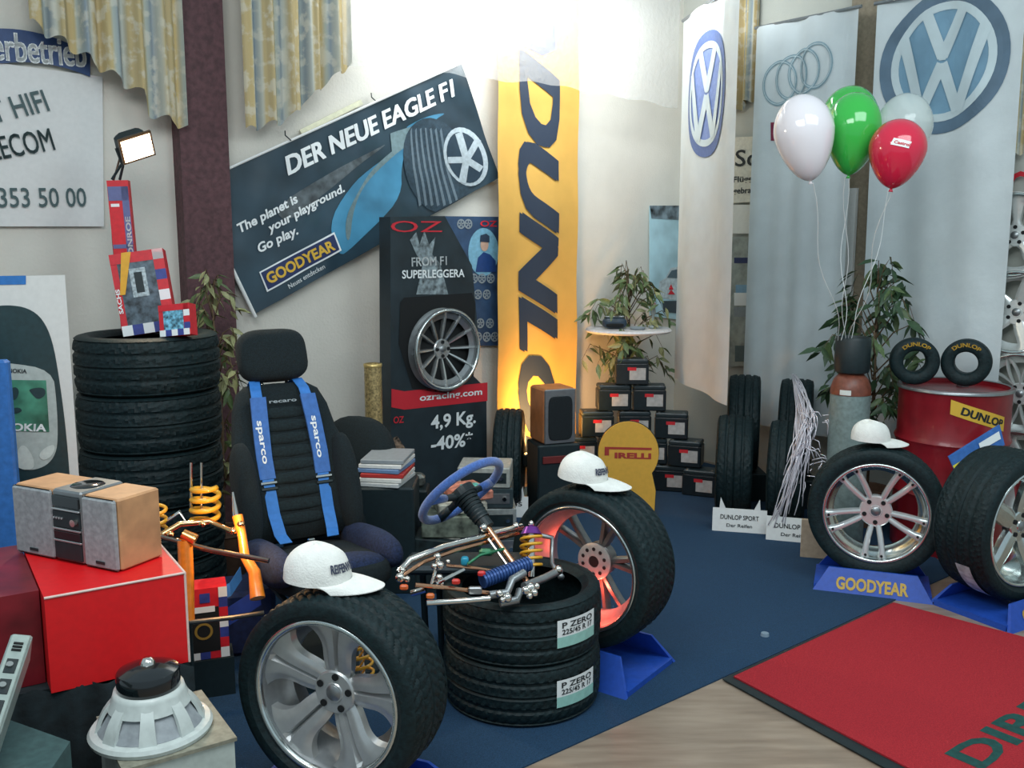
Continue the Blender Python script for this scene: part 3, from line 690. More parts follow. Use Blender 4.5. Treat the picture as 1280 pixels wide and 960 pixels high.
# sticker on the sideways wheel's tread
wt = [o for o in C.objects if o.type == 'EMPTY' and o.name.startswith('wheel')]
V = []; 
for i in range(9):
    a = radians(-66+5*i); 
    for y in (-.06, .02): V.append((-.3815*cos(a), y, .38+.3815*sin(a)))
ws = [o for o in wt if 'right edge turned' in o.get('label', '')][0]
mk('sticker', V, [(2*i, 2*i+2, 2*i+3, 2*i+1) for i in range(8)], mat('sticker_grey', (176, 190, 194), .5, var=.25, scale=30), ws)

# caps ------------------------------------------------------------------
def cap(label, loc, rz, text=None, s=1.0, rot=(0, 0)):
    t = thing('cap', label, 'cap', loc, rot=(rot[0], rot[1], rz)); n = 40; m = 12; V = []; Fc = []
    for j in range(m+1):
        b = pi/2*j/m
        for i in range(n):
            a = 2*pi*i/n; r = (cos(b)**.75)*(1+.012*cos(6*a)*sin(b*2)+.01*sin(9*a+b*7))
            front = max(0, -sin(a)); z = .105*(sin(b)**.85)*(1+.12*front*cos(b)+.05*sin(2*a+1))
            V.append((.088*r*cos(a)*s, (.102*r*sin(a)+(.008*sin(b)))*s, z*s+.008))
    for j in range(m):
        for i in range(n): k = (i+1) % n; Fc.append((j*n+i, j*n+k, (j+1)*n+k, (j+1)*n+i))
    mk('crown', V, Fc, whitec, t, smooth=True)
    V = []; nu = 18; nr = 6
    for L in (0, 1):
        for j in range(nr+1):
            for i in range(nu+1):
                a = pi+pi*(.06+.88*i/nu); e = j/nr; x0, y0 = .088*cos(a), .102*sin(a); ext = .10*(sin(-a)**.55 if sin(a) < 0 else 0)*e
                x, y = x0*(1+.03*e), y0-ext; V.append((x*s, y*s, .010+.010*(1-(x/.09)**2)-.020*e*e-.003*L))
    w = nu+1; N = w*(nr+1); Fc = []
    for j in range(nr):
        for i in range(nu): f = (j*w+i, j*w+i+1, (j+1)*w+i+1, (j+1)*w+i); Fc += [tuple(reversed(f)), tuple(q+N for q in f)]
    for i in range(nu): a_, b_ = nr*w+i, nr*w+i+1; Fc.append((a_, b_, b_+N, a_+N))
    mk('brim', V, Fc, whitec, t, smooth='auto')
    MB().ell((0, .008*s, .113*s), (.008, .008, .004), 2, 10, 6).build('button', whitec, t, smooth=True)
    if text:
        T, F_, asp = text_geo(text, .04, 0); V = []
        for x, y in T:
            a = -pi/2-.38+(x-.5)*1.2; zz = .040+y*.024; b = math.asin(min(1, (zz/.118)**1.17)); r = cos(b)**.75*1.03; V.append((.088*r*cos(a)*s, (.102*r*sin(a)+.006*sin(b)-.001)*s, zz*s+.008))
        mk('lettering', V, F_, mat('cap_ink', (56, 62, 84), .7, var=0), t)
    return t
q = gp(397, 3.02, .762); cap('white cotton cap with dark lettering on the big foreground wheel', q, radians(88), 'REIFENWELT', 1.10, (radians(3), radians(2)))
q = gp(728, 4.03, .842); cap('white cotton cap with dark lettering on the wheel showing its inner side', q, radians(80), 'REIFENWELT', 1.06, (radians(6), 0))
q = gp(1088, 5.02, .800); cap('plain white cap on top of the twin-spoke chrome wheel', q, radians(88), None, 1.0, (radians(3), 0))

# tyres stacked flat ------------------------------------------------------
def flat_tyre(label, loc, R, W, rr, rz=0, stickers=None, group=None, seg=160, blocks=50):
    t = thing('tyre', label, 'tyre', loc, rz, group)
    prof, mod = tyre_geo(R, W, rr, seg, blocks, 1.4)
    # lathe about Z
    MB().lathe([(r, h+W*.505) for r, h in prof], seg, 'Z', None, closed=True, mod=mod).build('casing', rubber, t, smooth='auto')
    if stickers:
        a0, a1, z0, z1 = stickers
        V, F_ = label_patch(t, R+.0015, W, 0, a0, a1, z0, z1); mk('sticker', V, F_, whitet, t)
        V, F_ = label_patch(t, R+.0025, W, 0, a0, a1, z0, z0+(z1-z0)*.38); mk('sticker_band', V, F_, mat('sticker_green', (150, 200, 190), .5), t)
        for zz, hh, body in ((z0+(z1-z0)*.70, .022, 'P ZERO'), (z0+(z1-z0)*.46, .020, '225/45 R 17')):
            T, F2, asp = text_geo(body, .02, 0); V = [((R+.003)*cos(a0+(a1-a0)*(.1+.8*x)), (R+.003)*sin(a0+(a1-a0)*(.1+.8*x)), zz+y*hh) for x, y in T]; mk('lettering', V, F2, blackt, t)
    return t
sc = gp(652, 3.77)
lab = [('black tyre lying flat, top of the pair in the foreground, its hollow open', ), ('black tyre lying flat, lower of the foreground pair', )]
for k, (l,) in ((0, lab[1]), (1, lab[0])):
    flat_tyre(l, sc+Vector((0, 0, .007+k*.243)), .325, .24, .245, 0, (radians(-66), radians(-30), .075, .185), 'pair of flat tyres')
sl = gp(199, 4.78)
names = ['lowest, nearest the floor', 'second from the floor', 'middle', 'second from the top', 'topmost, with boxes standing on it']
for k in range(5):
    flat_tyre('wide black tyre of the tall stack at left: '+names[k], sl+Vector((.004*k, 0, .007+k*.28)), .345, .277, .24, k*.3, None, 'tall stack of five tyres', 144, 60)
# kart tyres on the drum, spare narrow tyres on edge
def kart(label, px, rz, pz, Y):
    q = gp(px, Y, pz); t = thing('kart_tyre', label, 'tyre', q, rz, 'kart tyres on the drum')
    prof, _ = tyre_geo(.138, .12, .066, 64); prof = [(r, h) for r, h in prof]
    MB().lathe([(.066, -.045), (.075, -.055), (.105, -.062), (.128, -.056), (.138, -.042), (.139, 0), (.138, .042), (.128, .056), (.105, .062), (.075, .055), (.066, .045)], 64, 'Y', Matrix.Translation((0, 0, .138)), closed=True).build('casing', rubber, t, smooth=True)
    T, F2, asp = text_geo('DUNLOP', .03, 0); V = []
    for x, y in T:
        a = pi/2+.75-1.5*x; r = .098+y*.022; V.append((r*cos(a), -.0635, .138+r*sin(a)))
    mk('lettering', V, F2, goldt, t)
DRZ = 1.0
kart('small black kart tyre with yellow lettering, left on the red drum by the leaves', 1141, radians(-15), DRZ+.005, 5.72)
kart('small black kart tyre with yellow lettering, right one on the red drum', 1206, radians(-30), DRZ+.005, 5.66)

# ---------------------------------------------------------------- red oil drum
dc = gp(1180, 5.72)
t = thing('oil_drum', 'red steel oil drum with yellow tyre sticker, behind the chrome wheels', 'drum', dc); R = .315
prof = [(0, .01), (R-.01, .01), (R, 0), (R, .02)]
for zc in (.36, .68): prof += [(R, zc-.03), (R+.014, zc), (R, zc+.03)]
prof += [(R, DRZ-.03), (R+.008, DRZ-.015), (R+.004, DRZ), (R-.012, DRZ), (R-.014, DRZ-.03), (0, DRZ-.03)]
MB().lathe(prof, 72, 'Z').build('barrel', mat('drum_red', (136, 20, 32), .38, var=.12, scale=9, coat=.2), t, smooth='auto')
MB().lathe([(R+.011, DRZ-.02), (R+.011, DRZ-.004), (R-.006, DRZ+.003), (R-.016, DRZ-.002)], 72, 'Z').build('rim_ring', silver_dark, t, smooth=True)
MB().cyl((.1, .12, DRZ-.03), (.1, .12, DRZ-.012), .035).build('bung', silver_dark, t)
Vv = lambda a, z, e=.003: ((R+e)*cos(a), (R+e)*sin(a), z)
def wrap_strip(nm, a0, z0, a1, z1, h, m, e):
    V = []; n = 12
    for i in range(n+1):
        a = a0+(a1-a0)*i/n; z = z0+(z1-z0)*i/n; V += [Vv(a, z, e), Vv(a, z+h, e)]
    return mk(nm, V, [(2*i, 2*i+2, 2*i+3, 2*i+1) for i in range(n)], m, t)
aa = math.atan2(-dc.y, -dc.x); A0 = aa+radians(-3); A1 = aa+radians(58)
wrap_strip('sticker', A0, .87, A1, .765, .085, goldt, .003)
T, F2, asp = text_geo('DUNLOP', .04, .25); V = []
for x, y in T:
    u = .16+.8*x; V.append(Vv(A0+(A1-A0)*u, .87-.105*u+.020+y*.045, .0045))
mk('lettering', V, F2, blackt, t)
# blue and yellow strip leaning between drum and sideways wheel
P_ = [at(1186, 572, 5.25), at(1194, 590, 5.22), at(1256, 556, 5.3), at(1250, 532, 5.33)]
t = thing('blue_strip', 'blue advertising strip with yellow end, leaning between red drum and sideways wheel', 'strip', (P_[0]+P_[2])/2)
V = P_+[p+Vector((0, .015, .004)) for p in P_]; mk('board', V, [(0, 1, 2, 3), (7, 6, 5, 4), (0, 4, 5, 1), (1, 5, 6, 2), (2, 6, 7, 3), (3, 7, 4, 0)], mat('strip_blue', (50, 104, 176), .4, var=.1), t, world=True)
lp = lambda u, v, e=-.006: (P_[0]*(1-u)+P_[3]*u)*(1-v)+(P_[1]*(1-u)+P_[2]*u)*v+Vector((0, e, 0))
mk('yellow_end', [lp(.0, .55), lp(0, 1), lp(.2, 1), lp(.16, .55)], [(0, 1, 2, 3)], mat('strip_yellow', (228, 214, 60), .4), t, world=True)
mk('white_print', [lp(.55, .2), lp(.55, .6), lp(.95, .6), lp(.95, .2)], [(0, 1, 2, 3)], whitet, t, world=True)

# ---------------------------------------------------------------- gas cylinder
gc = gp(1053, 5.75)
t = thing('gas_cylinder', 'grey balloon-gas cylinder with brown shoulder and black valve cage, ribbons tied round it', 'cylinder', gc)
MB().lathe([(0, 0), (.112, 0), (.118, .02), (.118, .93), (.112, .945)], 40).build('body', mat('cyl_grey', (116, 132, 130), .5, var=.12), t, smooth='auto')
MB().lathe([(.119, .94), (.117, .98), (.1, 1.03), (.07, 1.065), (.045, 1.075), (0, 1.075)], 40).build('shoulder', mat('cyl_brown', (120, 66, 50), .4, var=.15), t, smooth=True)
MB().lathe([(.06, 1.06), (.098, 1.075), (.104, 1.10), (.104, 1.27), (.096, 1.285), (.09, 1.27), (.09, 1.09)], 32).build('valve_cage', black, t, smooth='auto')
MB().cyl((0, 0, 1.07), (0, 0, 1.2), .02).cyl((0, 0, 1.16), (.05, -.03, 1.16), .014).build('valve', mat('brass', (190, 150, 70), .3, .9), t)
m_ = MB().lathe([(.119, .985), (.1215, .99), (.1215, 1.0)], 12); 
V = [(.120*cos(a), .120*sin(a), z) for a in [aa+radians(-25+8*i) for i in range(5)] for z in (.945, .975)]
mk('label', V, [(2*i, 2*i+2, 2*i+3, 2*i+1) for i in range(4)], paper, t)
# ---------------------------------------------------------------- balloons
def balloon(label, px, py, wpx, hpx, Y, m, lean=0, text=None, gpx=1056, knot=None):
    c = at(px, py, Y); s = Y*1.0/FPX; r = wpx*s/2; h = hpx*s
    t = thing('balloon', label, 'balloon', c, rot=(0, radians(lean), 0)); prof = []
    for i in range(25):
        u = i/24*pi; k = cos(u)                       # top to bottom
        z = k*h*.40+(-.0 if k > 0 else k*h*.13); rr_ = r*sin(u)**(1 if k > 0 else 1.12)*(1 if k > 0 else (1-.16*(-k)))
        prof.append((max(rr_, .004), z+h*.06))
    MB().lathe(list(reversed(prof)), 40).build('skin', m, t, smooth=True)
    zb_ = prof[-1][1]; MB().cyl((0, 0, zb_+.004), (0, 0, zb_-.015), .004, .012, 10).build('knot', m, t, smooth=True)
    tie = WM[t.name] @ Vector((0, 0, zb_-.01)); e = gp(gpx, 5.70, 1.27); P = []
    for i in range(15):
        u = i/14; p = tie*(1-u)+e*u; p += Vector((.02*sin(u*pi*3+px), .02*sin(u*pi*2), -.05*sin(u*pi))); P.append(p)
    MB().tube(P, .0022, 5).build('ribbon', mat('ribbon_white', (235, 240, 240), .3, var=0), t, world=True)
    if text:
        T, F2, asp = text_geo(text, .03, .2)
        def sf(x, z, e=.002):
            zz = z; rr_ = r*sqrt(max(0.01, 1-((zz-h*.06)/(h*.45))**2)); a = -pi/2+x/r; return Vector(((rr_+e)*cos(a), (rr_+e)*sin(a), zz))
        V = []; N = 10
        for i in range(N+1):
            x = -.075+.085*i/N; z = -.000+.035-(x+.03)*.15
            V += [sf(x-.01, z-.016), sf(x, z+.016)]
        mk('text_patch', V, [(2*i, 2*i+2, 2*i+3, 2*i+1) for i in range(N)], whitet, t)
        V = []
        for u, v in T: x = -.07+.075*u; V.append(sf(x, .035-(x+.03)*.15-.008+v*.014, .0035))
        mk('lettering', V, F2, redt, t)
    return t
def bal_mat(nm, c, alpha=1, sss=.1, tr=0):
    m = mat(nm, c, .12, var=0, coat=.5, alpha=alpha); m.node_tree.nodes['Principled BSDF'].inputs['Subsurface Weight'].default_value = 0; return m
bw = bal_mat('balloon_white', (232, 226, 230), .94); bg = bal_mat('balloon_green', (58, 178, 72), .96); br = bal_mat('balloon_red', (206, 36, 66), .97); bt = bal_mat('balloon_clear', (214, 224, 222), .62)
balloon('glossy white balloon, leftmost of the bunch', 1006, 172, 72, 112, 4.95, bw, lean=-10, gpx=1050)
balloon('green balloon mostly hidden behind the front green balloon', 1062, 152, 66, 92, 5.55, bg, gpx=1052)
balloon('bright green balloon, nearer of the two green ones', 1066, 167, 66, 106, 5.05, bg, lean=3, gpx=1054)
balloon('milky translucent balloon behind the red one', 1129, 165, 66, 100, 5.45, bt, lean=6, gpx=1060)
balloon('red balloon with small white printed patch', 1121, 192, 68, 90, 4.85, br, lean=6, text='Castrol', gpx=1062)

# ---------------------------------------------------------------- plants
leafs = []
for k, mm in enumerate(leafm):
    V = [(0, 0, 0), (.014, .03, .004), (.016, .055, 0), (0, .105, -.016), (-.016, .055, 0), (-.014, .03, .004), (0, .03, -.003), (0, .055, -.006)]
    F_ = [(0, 1, 6), (0, 6, 5), (1, 2, 7, 6), (5, 6, 7, 4), (2, 3, 7), (4, 7, 3)]
    me = bpy.data.meshes.new('leaf'); me.from_pydata(V, [], F_); me.materials.append(mm); me.shade_smooth(); leafs.append(me)
def plant(label, base, H_, crown, nl, seed, mix=(0, 1), ls=1.0, cat='plant', pot=True, lean=0, wn=None, wd=.2):
    rnd = random.Random(seed); t = thing('potted_ficus', label, cat, base)
    if pot:
        MB().lathe([(0, 0), (.12, 0), (.15, .24), (.16, .25), (.14, .25), (.135, .2), (0, .2)], 28).build('pot', mat('pot_brown', (96, 70, 54), .7, var=.1), t, smooth='auto')
    br_ = MB(); tips = []
    def keep(p): return p if wn is None else p+wn*max(0, -wd-p.dot(wn))     # branches stay clear of the wall behind
    top = Vector((lean, 0, H_))
    br_.tube([Vector((0, 0, .2)), Vector((.02, .01, H_*.5)), top*.92+Vector((0, 0, .0))], [.014, .011, .004], 6)
    nb = max(14, nl//8)
    for i in range(nb):
        u = i/nb; z = crown[0]+(H_-crown[0])*u; a = rnd.random()*2*pi; R_ = crown[1]*(sin(pi*min(.98, .18+u*.8))**.8)*(.55+.45*rnd.random())
        p0 = Vector((lean*z/H_, 0, z-.12*crown[1]/.3)); p1 = Vector((lean*z/H_+R_*cos(a), R_*sin(a), z+.08)); p2 = p1+Vector((.3*R_*cos(a), .3*R_*sin(a), -.12))
        p1 = keep(p1); p2 = keep(p2); mid = p0*.5+p1*.5+Vector((0, 0, .05)); br_.tube([p0, mid, p1, p2], [.005, .004, .003, .0015], 4); tips.append((p0, mid, p1, p2))
    br_.build('branches', bark, t, smooth=True)
    for i in range(nl):
        s_ = tips[i % nb]; u = rnd.random()**.7*3; k = min(2, int(u)); p = s_[k].lerp(s_[k+1], u-k)
        o = bpy.data.objects.new('leaf', leafs[mix[rnd.randrange(len(mix))]]); C.objects.link(o); o.parent = t
        o.location = p+Vector((rnd.gauss(0, .012), rnd.gauss(0, .012), rnd.gauss(0, .012)))
        d = (s_[3]-s_[0]).normalized(); az = math.atan2(d.y, d.x)-pi/2+rnd.gauss(0, .9); o.rotation_euler = (radians(rnd.uniform(-75, -5)), rnd.gauss(0, .5), az if wn is None or p.dot(wn) > -wd*.5 else math.atan2(wn.y, wn.x)-pi/2+rnd.gauss(0, .5))
        k = ls*rnd.uniform(.7, 1.2); o.scale = (k, k, k)
    return t
plant('leafy ficus plant standing behind the round white table and the battery pile', gp(782, 7.55), 1.64, (.75, .37), 300, 3, (1, 2, 1), 1.2, wn=NA, wd=.16)
plant('dark green ficus plant behind the gas cylinder, below the balloons', gp(1080, 6.15), 1.70, (.75, .36), 300, 5, (0, 0, 1), 1.35, wn=NB, wd=.12)
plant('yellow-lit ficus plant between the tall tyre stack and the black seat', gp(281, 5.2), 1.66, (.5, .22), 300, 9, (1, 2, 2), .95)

# ---------------------------------------------------------------- hanging white emblem banners on the right
def big_emblem(pl, c, R, t, blue, dark_, lightm, sx=1):
    """round emblem: V above W inside a ring"""
    ringpoly(pl, 'emblem_field', c, 0, R*.78, blue, t, .004, sx); ringpoly(pl, 'emblem_outer_ring', c, R*.80, R, dark_, t, .006, sx); ringpoly(pl, 'emblem_inner_ring', c, R*.72, R*.83, lightm, t, .009, sx)
    P = lambda pts: [(c[0]+sx*R*x, c[1]+R*y) for x, y in pts]; w = .085
    def bar(a, b, w0=.085): 
        d = Vector((b[0]-a[0], b[1]-a[1])).normalized(); n = Vector((-d.y, d.x))*w0; return P([(a[0]-n.x, a[1]-n.y), (b[0]-n.x, b[1]-n.y), (b[0]+n.x, b[1]+n.y), (a[0]+n.x, a[1]+n.y)])
    flat('emblem_letter_v', pl, [bar((-.30, .72), (-.0, .08)), bar((.30, .72), (.0, .08)), P([(-.09, .13), (.09, .13), (.05, .03), (-.05, .03)])], lightm, t, .010, px=False)
    flat('emblem_letter_w', pl, [bar((-.66, .40), (-.30, -.70)), bar((.66, .40), (.30, -.70)), bar((-.30, -.70), (0, -.02)), bar((.30, -.70), (0, -.02)), P([(-.07, -.10), (.07, -.10), (.06, -.01), (-.06, -.01)])], lightm, t, .012, px=False)
ebl = mat('emblem_blue', (116, 154, 178), .6, var=.1, scale=4); edk = mat('emblem_dark', (88, 112, 132), .6, var=.15, scale=4); elt = mat('emblem_light', (196, 210, 214), .6, var=.05, scale=5)
def hang(label, pl, x0, x1, zt, zb0, zb1, py=300):
    a0 = pl.hit(x0, py)[0]; a1 = pl.hit(x1, py)[0]; t = thing('hanging_banner', label, 'banner', pl.w((a0+a1)/2, min(zb0, zb1)))
    sheet('cloth', pl, [(a0, zt), (a1, zt), (a1, zb1), (a0, zb0)], bannerc, t, 60, 40, px=False)
    MB().cyl(pl.w(a0-.02, zt), pl.w(a1+.02, zt), .012).build('top_rod', silver_dark, t, world=True)
    return t, a0, a1
# oblique banner (leftmost)
f1 = lambda a, b: .018*sin(a*9+.3*sin(b*1.5))
b8 = radians(9); U1 = Vector((sin(b8), -cos(b8), 0)); N1 = Vector((-cos(b8), -sin(b8), 0))
pB1 = Plane(gp(846, 7.2), U1, N1, 0, f1)
t, a0, a1 = hang('oblique white banner with round blue emblem, left of the rings banner', pB1, 845, 917, 3.45, .80, .78)
ca = pB1.hit(884, 118); big_emblem(pB1, ca, .42, t, mat('emblem_violet', (120, 140, 190), .6), mat('emblem_navy', (92, 112, 160), .6), elt, .84)
# rings banner
f2 = lambda a, b: .012*sin(a*14+.4*sin(b*1.3))+.006*sin(a*33)
pB2 = PB(.24, f2)
t, a0, a1 = hang('white banner with four interlocked rings, behind the white balloon', pB2, 936, 1058, 3.4, .45, .45)
rm = mat('ring_print', (138, 166, 178), .5, var=.08)
cs = [pB2.hit(x, y) for x, y in ((973, 104), (990, 98), (1006, 94), (1023, 84))]
cc = pB2.hit(975, 104); c2 = pB2.hit(1021, 82)
for k in range(4):
    u = k/3; c = (cc[0]*(1-u)+c2[0]*u, cc[1]*(1-u)+c2[1]*u); r = 29*pB2.scale(1000, 95)
    ringpoly(pB2, 'emblem_ring', c, r*.86, r, rm, t, .006+.001*k, .86, 40); ringpoly(pB2, 'emblem_ring_highlight', c, r*.90, r*.94, elt, t, .010+.001*k, .86, 40)
flat('small_mark', pB2, [[(964, 153), (969, 153), (969, 176), (964, 176)]], mat('wine_print', (128, 34, 66), .5), t, .006)
# big emblem banner
f3 = lambda a, b: .020*sin(a*8+.5*sin(b*1.1))+.010*sin(a*19+b)
pB3 = PB(.20, f3)
t, a0, a1 = hang('wide white banner with very large round blue emblem, behind the red balloon', pB3, 1083, 1259, 3.4, .5, .5)
c = pB3.hit(1178, 78); r = 90*pB3.scale(1180, 78); big_emblem(pB3, c, r, t, ebl, edk, elt, .95)

# wall things in the gaps
pl = PB(.04)
t = thing('wall_sign', 'cream notice with large dark letters in the gap between two banners', 'sign', pl.w(*pl.hit(931, 260)))
sheet('panel', pl, [(912, 172), (950, 170), (950, 252), (912, 254)], mat('notice_cream', (214, 212, 198), .6), t, 2, 2, th=.01)
ptext(pl, 'Sch', (919, 208), (962, 206), 20, blackt, t, bold=.01, e=.004); ptext(pl, 'Flüggen', (917, 228), (952, 226), 7, blackt, t, e=.004); ptext(pl, 'gebrauchte', (917, 242), (962, 240), 7, blackt, t, e=.004)
t = thing('wall_frame', 'narrow frame with pale paper in the banner gap, below the notice', 'frame', pl.w(*pl.hit(931, 300)))
sheet('paper', pl, [(912, 256), (940, 256), (940, 292), (912, 292)], paper, t, 2, 2, th=.01); sheet('edge', pl, [(940, 257), (943, 257), (943, 293), (940, 293)], blackt, t, 1, 1, e=.004, th=.01)
t = thing('wall_poster', 'grey poster strip of pictures low in the gap between two banners', 'poster', pl.w(*pl.hit(931, 400)))
sheet('print', pl, [(912, 296), (944, 296), (944, 458), (912, 458)], mat('poster_grey', (150, 158, 152), .5, var=.2, scale=12), t, 2, 2, th=.01)
for (x0, y0, x1, y1, mm) in ((918, 322, 938, 329, navy), (920, 356, 936, 366, mat('pale_blue_print', (130, 170, 196), .5)), (918, 366, 938, 382, whitet), (918, 384, 940, 396, greyp), (919, 432, 936, 452, mat('slate_print', (84, 104, 108), .5))):
    flat('picture_print', pl, [[(x0, y0), (x1, y0), (x1, y1), (x0, y1)]], mm, t, .004)
t = thing('wall_lettering', 'large red letter on the wall at the right edge, above the mounted rims', 'sign', pl.w(*pl.hit(1272, 240)))
ptext(pl, 'O', (1260, 254), (1290, 252), 38, redt, t, bold=.01, e=.006)
# rims mounted at the right edge
pr = PB(.085)
for k, (px, py, st, lb) in enumerate(((1270, 294, 'round5', 'chrome rim with round openings, topmost at the right edge'), (1272, 390, 'five', 'chrome five-spoke rim mounted in the middle at the right edge'), (1276, 492, 'mesh', 'chrome mesh-spoke rim, third from top at the right edge'), (1276, 588, 'five', 'chrome rim lowest at the right edge, half hidden by the sideways wheel'))):
    a, b = pr.hit(px, py); p = pr.w(a, b); rr = .245
    wheel(lb, p-Vector((0, 0, .26)), math.atan2(-.783, .622)+radians(5), st, R=.26, W=.16, rr=rr, tyre_on=False, m=mat('rim_silver', (224, 228, 226), .3, .5, var=.03), mb=mat('rim_silver', (224, 228, 226)), name='alloy_rim', cat='rim', group='rims mounted on the right wall', spin=k*.3, blen=.12)

# ---------------------------------------------------------------- wheel display standee
f0 = lambda a, b: 0
O = gp(473, 5.80); E = gp(606, 6.38); Ud = (E-O).normalized(); Nd = Vector((Ud.y, -Ud.x, 0)); pD = Plane(O, Ud, Nd)
t = thing('display_stand', 'tall black and red cardboard wheel display with 4,9 Kg lettering', 'display', (O+E)/2)
poly = [(488, 271), (556, 270), (590, 332), (592, 352), (598, 420), (592, 470), (608, 486), (609, 600), (540, 612), (488, 628)]
q = [pD.hit(*p) for p in poly]; q[-1] = (q[-1][0], .01); q[-2] = (q[-2][0], .01); q[-3] = (q[-3][0], .01)
cardm = mat('card_black', (34, 46, 52), .45, var=.2, scale=6)
V = [pD.w(a, b, 0) for a, b in q]+[pD.w(a, b, -.12) for a, b in q]; n_ = len(q)
mk('card_body', V, [tuple(range(n_)), tuple(reversed(range(n_, 2*n_)))]+[(i, n_+i, n_+(i+1) % n_, (i+1) % n_) for i in range(n_)], cardm, t, world=True)
flat('red_band', pD, [[(489, 486), (505, 489), (609, 478), (609, 501), (505, 512), (489, 509)]], redt, t, .003)
flat('arch_print', pD, [[(500, 378), (505, 372), (590, 366), (594, 380), (590, 470), (560, 492), (515, 486), (498, 430)]], dark, t, .003)
flat('figure_print', pD, [[(512, 300), (520, 290), (524, 306), (530, 288), (536, 306), (544, 296), (540, 318), (550, 330), (560, 368), (520, 368), (528, 330), (520, 318)]], mat('figure_grey', (118, 130, 134), .5, var=.5, scale=30), t, .003)
ptext(pD, 'OZ', (488, 290), (552, 290), 14, redt, t, bold=.0, e=.005)
ptext(pD, 'FROM F1', (514, 333), (558, 331), 11, whitet, t, bold=.02, e=.006); ptext(pD, 'SUPERLEGGERA', (502, 348), (580, 346), 10, whitet, t, bold=.02, e=.006)
ptext(pD, 'ozracing.com', (524, 501), (602, 493), 8, whitet, t, bold=.02, e=.006); ptext(pD, '4,9 Kg.', (538, 536), (594, 528), 16, whitet, t, bold=.025, e=.006); ptext(pD, '-40%*', (538, 563), (590, 556), 16, whitet, t, bold=.025, e=.006)
ptext(pD, 'OZ', (491, 529), (504, 528), 8, redt, t, bold=.02, e=.006)
flat('wheels_print', pD, [[(490, 548), (496, 545), (506, 560), (503, 580), (491, 578)]], mat('photo_brown', (120, 100, 84), .5, var=.6, scale=50), t, .004)
ah, bh = pD.hit(551, 436); rr = 48*pD.scale(551, 436); W_ = .09
wc = pD.w(ah, bh, W_*.40+.005)
wheel('silver twelve-spoke alloy rim mounted on the cardboard display', wc-Vector((0, 0, rr+.02)), math.atan2(Nd.x, -Nd.y), 'twelve', R=rr+.02, W=W_, rr=rr, tyre_on=False, m=silver, mb=silver_dark, name='alloy_rim', cat='rim', blen=.07)
q = gp(471, 5.62); tt = thing('tube_roll', 'upright gold tube beside the cardboard wheel display', 'tube', q)
MB().lathe([(0, 0), (.052, 0), (.052, 1.14), (.045, 1.14), (.045, 1.12), (0, 1.12)], 24).build('tube', mat('gold_foil', (178, 156, 108), .35, .4, var=.35, scale=70), tt, smooth='auto')
MB().lathe([(.053, 1.12), (.055, 1.125), (.055, 1.14), (.046, 1.142)], 24).build('end_ring', mat('gold_edge', (214, 186, 120), .3, .6), tt, smooth=True)

# ---------------------------------------------------------------- phone display, hi-fi, red plinth, pedestal
O = gp(-70, 4.2); E = gp(112, 4.45); Ud = (E-O).normalized(); Nd = Vector((Ud.y, -Ud.x, 0)); pN = Plane(O, Ud, Nd, 0, lambda a, b: .04*sin(min(1, max(0, a/.7))*pi))
t = thing('phone_display', 'white curved floor display with a large printed mobile phone', 'display', (O+E)/2); zt = pN.hit(60, 344)[1]; w_ = (E-O).length
sheet('board', pN, [(0, zt), (w_, zt), (w_, .01), (0, .01)], mat('board_white', (222, 222, 218), .28, var=.02, coat=.3), t, 24, 6, px=False, th=.02)
flat('blue_tag', pN, [[(-40, 345), (33, 344), (33, 355), (-40, 356)]], mat('tag_blue', (40, 116, 190), .5), t, .004)
pg = mat('phone_case', (32, 58, 62), .4, var=.1)
flat('phone_case_print', pN, [smooth_poly(q_) for q_ in [[(-60, 400), (-20, 384), (10, 380), (36, 384), (54, 398), (66, 425), (74, 470), (82, 530), (88, 600), (88, 640), (-60, 640)]]], pg, t, .004)
flat('phone_face_print', pN, [smooth_poly(q_) for q_ in [[(-50, 452), (8, 451), (66, 461), (71, 500), (73, 550), (68, 570), (55, 582), (35, 586), (18, 578), (10, 560), (-50, 560)]]], mat('phone_silver', (176, 186, 182), .4), t, .007)
flat('screen_print', pN, [[(-50, 474), (12, 473), (58, 474), (62, 538), (12, 536), (-50, 530)]], mat('screen_green', (70, 136, 112), .3, var=.35, scale=9), t, .010)
ptext(pN, 'NOKIA', (11, 464), (34, 465), 5, blackt, t, bold=.02, e=.010); ptext(pN, 'NOKIA', (2, 535), (58, 537), 9, whitet, t, bold=.03, e=.014)
flat('keypad_print', pN, [smooth_poly(q_) for q_ in [[(18, 578), (24, 556), (32, 553), (42, 568), (44, 583), (30, 585)], [(48, 566), (58, 556), (70, 553), (66, 568), (54, 574)]]], mat('key_pale', (206, 214, 208), .4), t, .010)
for q_ in ([(10, 492), (18, 480), (26, 486), (20, 500)], [(36, 484), (56, 482), (58, 492), (48, 498), (40, 490)], [(12, 510), (24, 506), (30, 512), (16, 516)]): flat('screen_figure', pN, [smooth_poly(q_)], pg, t, .013)
q = at(2, 580, 3.9); o = MB().rbox((0, 0, 0), (.5, .06, .9), .01, Matrix.Translation(q+Vector((-.21, 0, -.02))) @ Matrix.Rotation(.25, 4, 'Z')).build('blue_board', mat('panel_blue', (48, 108, 180), .5, var=.1))
tag(o, 'plain blue panel cut by the left edge, in front of the phone display', 'panel')
o = MB().rbox((0, 0, 0), (.6, .4, .56), .01, Matrix.Translation(gp(-28, 3.95)+Vector((-.09, .0, .285))) @ Matrix.Rotation(.25, 4, 'Z')).build('plinth', black)
tag(o, 'dark plinth carrying the blue panel at the left edge', 'plinth')

